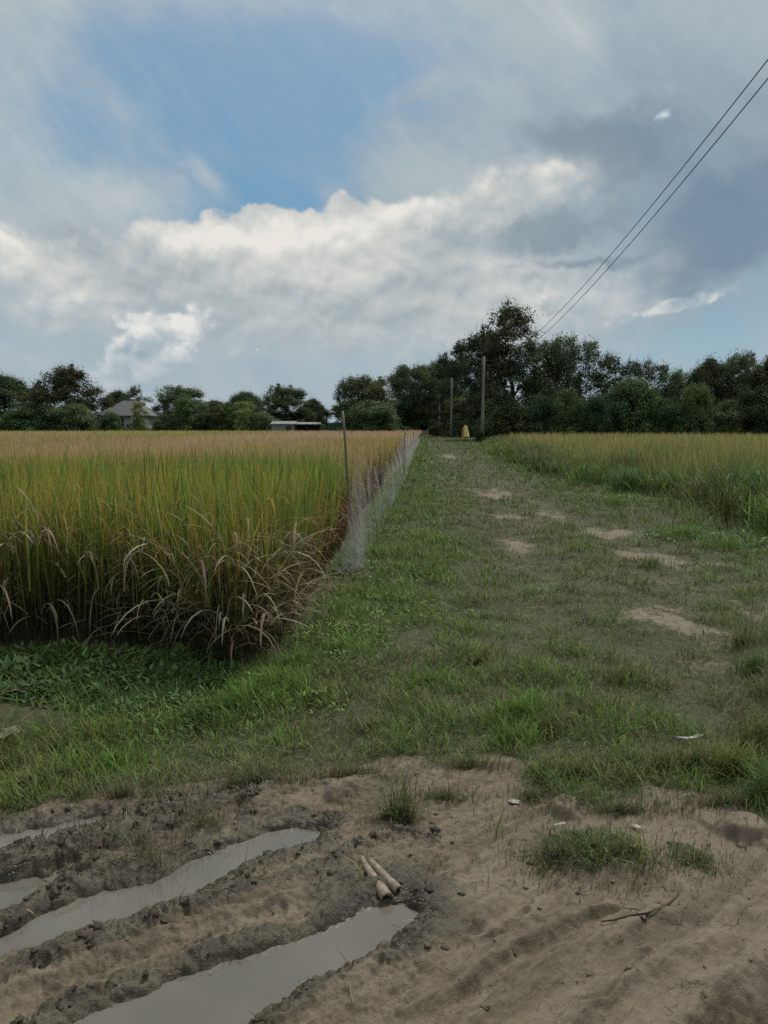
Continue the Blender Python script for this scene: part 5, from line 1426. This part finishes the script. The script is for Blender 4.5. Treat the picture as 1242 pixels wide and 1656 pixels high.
M_SHADE = plain('green_shade_cloth', (0.018, 0.050, 0.040), (0.030, 0.075, 0.058), 2.0, 0.8, 0.2, 0.3, 0.03, (2, 2, 0.4))
def shade_fence():
    Y = 124.0
    t = empty('shade_net_fence', (gx(568, Y), Y, 0))
    xs = np.linspace(-3.6, 3.6, 60)
    co = np.array([(x, 0.06 * math.sin(x * 4 + z), z * (1 + 0.03 * math.sin(x * 2.1))) for x in xs for z in (0.0, 0.9, 1.85, 2.35)])
    i = np.arange(59)[:, None] * 4 + np.arange(3)[None]
    q = np.stack([i, i + 4, i + 5, i + 1], -1).reshape(-1, 4)
    o = link('cloth', raw_mesh('cloth', co, q.ravel(), np.full(len(q), 4), None, 'col', True), M_SHADE, t)
    s = o.modifiers.new('thick', 'SOLIDIFY'); s.thickness = 0.01
    for x in (-3.5, -1.2, 1.2, 3.5):
        tb = Tubes(6); tb.add([(x, 0.13, -0.2), (x, 0.13, 2.55)], [0.05, 0.04])
        link('post', tb.mesh('post'), M_WOOD, t)
    tag(t, 'dark green shade cloth fence behind the leaning bamboo pole', 'fence')
shade_fence()

def railing():
    Y = 168.0
    t = empty('concrete_railing', (gx(679, Y), Y, 0))
    m = MB(); m.box(-1.5, 1.5, -0.12, 0.12, -0.2, 1.05); m.build('parapet', M_CONC, t, 0.02)
    for x in (-1.6, 1.6):
        m = MB(); m.box(x - 0.17, x + 0.17, -0.18, 0.18, -0.2, 1.3); m.build('end_post', M_CONC, t, 0.02)
    tag(t, 'pale low concrete railing where the track meets the trees', 'railing')
railing()

# yellow board beside the track
M_YEL = plain('yellow_board', (0.74, 0.60, 0.16), (0.84, 0.74, 0.34), 3.0, 0.6, 0.3)
M_OCH = plain('ochre_board', (0.30, 0.18, 0.015), (0.40, 0.25, 0.03), 3.0, 0.7, 0.3)
def board():
    Y = 92.0
    t = empty('leaning_board', (gx(752, Y), Y, 0.0))
    p = MB()
    for (x0, x1, xt0, xt1) in ((-0.10, 0.10, -0.10, 0.04), (0.17, 0.46, 0.07, 0.17)):
        vs = [(x0, -0.30, 0.55), (x1, -0.30, 0.55), (xt1, 0.0, 1.85), (xt0, 0.0, 1.85)]
        p.poly(vs)
    o = p.build('front_panel', M_YEL, t); s = o.modifiers.new('thick', 'SOLIDIFY'); s.thickness = 0.03
    p = MB(); p.poly([(-0.13, -0.28, 0.45), (-0.13, -0.02, 1.80), (-0.34, 0.30, 1.55), (-0.40, 0.40, 0.15)])
    o = p.build('side_panel', M_OCH, t); s = o.modifiers.new('thick', 'SOLIDIFY'); s.thickness = 0.03
    tb = Tubes(6); tb.add([(0.0, 0.06, -0.2), (0.0, 0.06, 1.9)], [0.035, 0.03])
    link('stake', tb.mesh('stake'), M_WOOD, t)
    tag(t, 'bright yellow upright leaning board standing left of the nearest utility pole', 'board')
board()

# ------------------------------------------------------------------ small things on the mud
M_BAMB = plain('split_bamboo', (0.11, 0.088, 0.066), (0.29, 0.24, 0.185), 34.0, 0.7, 0.25, 0.4, 0.003, (1, 1, 1))
def half_tube(name, p0, p1, r0_, r1_, lift, label, arc=3.6, roll=0.0):
    p0, p1 = np.array([*p0, 0.0]), np.array([*p1, 0.0])
    p0[2], p1[2] = float(gz(p0[0], p0[1])[0]) + lift[0], max(float(gz(p1[0], p1[1])[0]), WATER_Z) + lift[1]
    d = p1 - p0; L = np.linalg.norm(d); d /= L
    side = np.cross(d, [0, 0, 1.0]); side /= np.linalg.norm(side); up = np.cross(side, d)
    co, nu, nv = [], 15, 13
    for i in range(nu):
        q = i / (nu - 1)
        r = r0_ + (r1_ - r0_) * q ** 1.35
        r *= 1 + 0.03 * math.sin(q * 17) + (0.03 if i == nu - 1 else 0)
        cpt = p0 + d * L * q
        for j in range(nv):
            a = (j / (nv - 1) - 0.5) * arc + math.pi / 2 + roll
            edge = 0.005 * math.sin(j * 2.3) * (i == nu - 1)
            co.append(cpt + r * (math.cos(a) * side + math.sin(a) * up) + d * edge * 0.5)
    i = np.arange(nu - 1)[:, None] * nv + np.arange(nv - 1)[None]
    q = np.stack([i, i + 1, i + nv + 1, i + nv], -1).reshape(-1, 4)
    o = link(name, raw_mesh(name, np.array(co), q.ravel(), np.full(len(q), 4), None, 'col', True), M_BAMB)
    s = o.modifiers.new('thick', 'SOLIDIFY'); s.thickness = 0.006; s.offset = -1
    tag(o, label, 'bamboo piece', 'split bamboo pieces by the puddle')
half_tube('bamboo_piece', G(584, 1392), G(626, 1452), 0.006, 0.019, (0.006, 0.000), 'wider piece of split pinkish bamboo, hollow end towards the water', 2.7)
half_tube('bamboo_piece', G(597, 1398), G(645, 1440), 0.006, 0.012, (0.010, 0.004), 'narrower piece of split bamboo lying against the wider one', 3.2, -0.3)

M_TWIG = plain('dark_twig', (0.035, 0.027, 0.02), (0.07, 0.055, 0.04), 20.0, 0.85)
def twig():
    pts = [(972, 1487), (990, 1492), (1020, 1493), (1048, 1491), (1065, 1484), (1080, 1471), (1092, 1456), (1098, 1444)]
    tb = Tubes(6)
    P = []
    for k, (a, b) in enumerate(pts):
        x, y = G(a, b)
        P.append((x, y, float(gz(x, y)[0]) + 0.006 + 0.004 * (k % 2)))
    tb.add(P, [0.0022, 0.0030, 0.0033, 0.0032, 0.003, 0.0028, 0.0024, 0.0016])
    x, y = G(1048, 1491); x2, y2 = G(1030, 1478); x3, y3 = G(1008, 1470)
    tb.add([(x, y, float(gz(x, y)[0]) + 0.007), (x2, y2, float(gz(x2, y2)[0]) + 0.010), (x3, y3, float(gz(x3, y3)[0]) + 0.007)], [0.0024, 0.002, 0.0012])
    tag(link('twig', tb.mesh('twig'), M_TWIG), 'thin dark curved twig lying on the pale mud in front of the round grass tuft', 'twig')
twig()

M_PAPER = plain('dirty_white_film', (0.22, 0.215, 0.19), (0.40, 0.39, 0.355), 20.0, 0.5, 0.3)
def scrap(px, py, L, Wd, rz, lift, label, name='plastic_scrap', mat=None, curl=0.14, cat='litter', group='pale scraps of litter'):
    x0, y0 = G(px, py)
    n = 9
    co = []
    sd_ = px * 0.01
    for i in range(n):
        for j in range(n):
            u_, w_ = i / (n - 1) - 0.5, j / (n - 1) - 0.5
            k = 1 - 0.5 * abs(2 * u_) ** 2
            co.append((u_ * L, w_ * Wd * k, lift + curl * L * (0.35 * math.sin(u_ * 7 + sd_) * math.sin(w_ * 5 + sd_) + 0.8 * w_ * w_ + 0.25 * math.sin(u_ * 15 + 9 * w_ + sd_) * 0.4)))
    i = np.arange(n - 1)[:, None] * n + np.arange(n - 1)[None]
    q = np.stack([i, i + n, i + n + 1, i + 1], -1).reshape(-1, 4)
    o = link(name, raw_mesh(name, np.array(co), q.ravel(), np.full(len(q), 4), None, 'col', True), mat or M_PAPER, None, (x0, y0, float(gz(x0, y0)[0])))
    o.rotation_euler = (0.1, -0.08, rz)
    s = o.modifiers.new('thick', 'SOLIDIFY'); s.thickness = 0.0015
    tag(o, label, cat, group)
scrap(832, 1297, 0.055, 0.032, -0.7, 0.012, 'crumpled whitish plastic scrap on bare mud left of the grassy mound')
scrap(1030, 1340, 0.050, 0.018, -1.1, 0.014, 'narrow whitish scrap standing at the right edge of the round grass tuft')
scrap(1116, 1205, 0.13, 0.022, 0.05, 0.05, 'long pale strip lying in the grass above the mud')
scrap(905, 1356, 0.045, 0.010, 0.2, 0.03, 'thin pale sliver at the left of the round grass tuft')
M_DRYLEAF = plain('dead_leaf', (0.12, 0.10, 0.066), (0.22, 0.19, 0.135), 14.0, 0.8)
scrap(38, 1124, 0.24, 0.035, 0.75, 0.05, 'pale dead leaf blade lying on the dark bank under the rice', 'dead_leaf', M_DRYLEAF, 0.12, 'leaf', None)
scrap(8, 1196, 0.16, 0.09, -0.3, 0.03, 'bleached clump of dead leaf at the left edge above the grass', 'dead_leaf', M_DRYLEAF, 0.3, 'leaf', None)
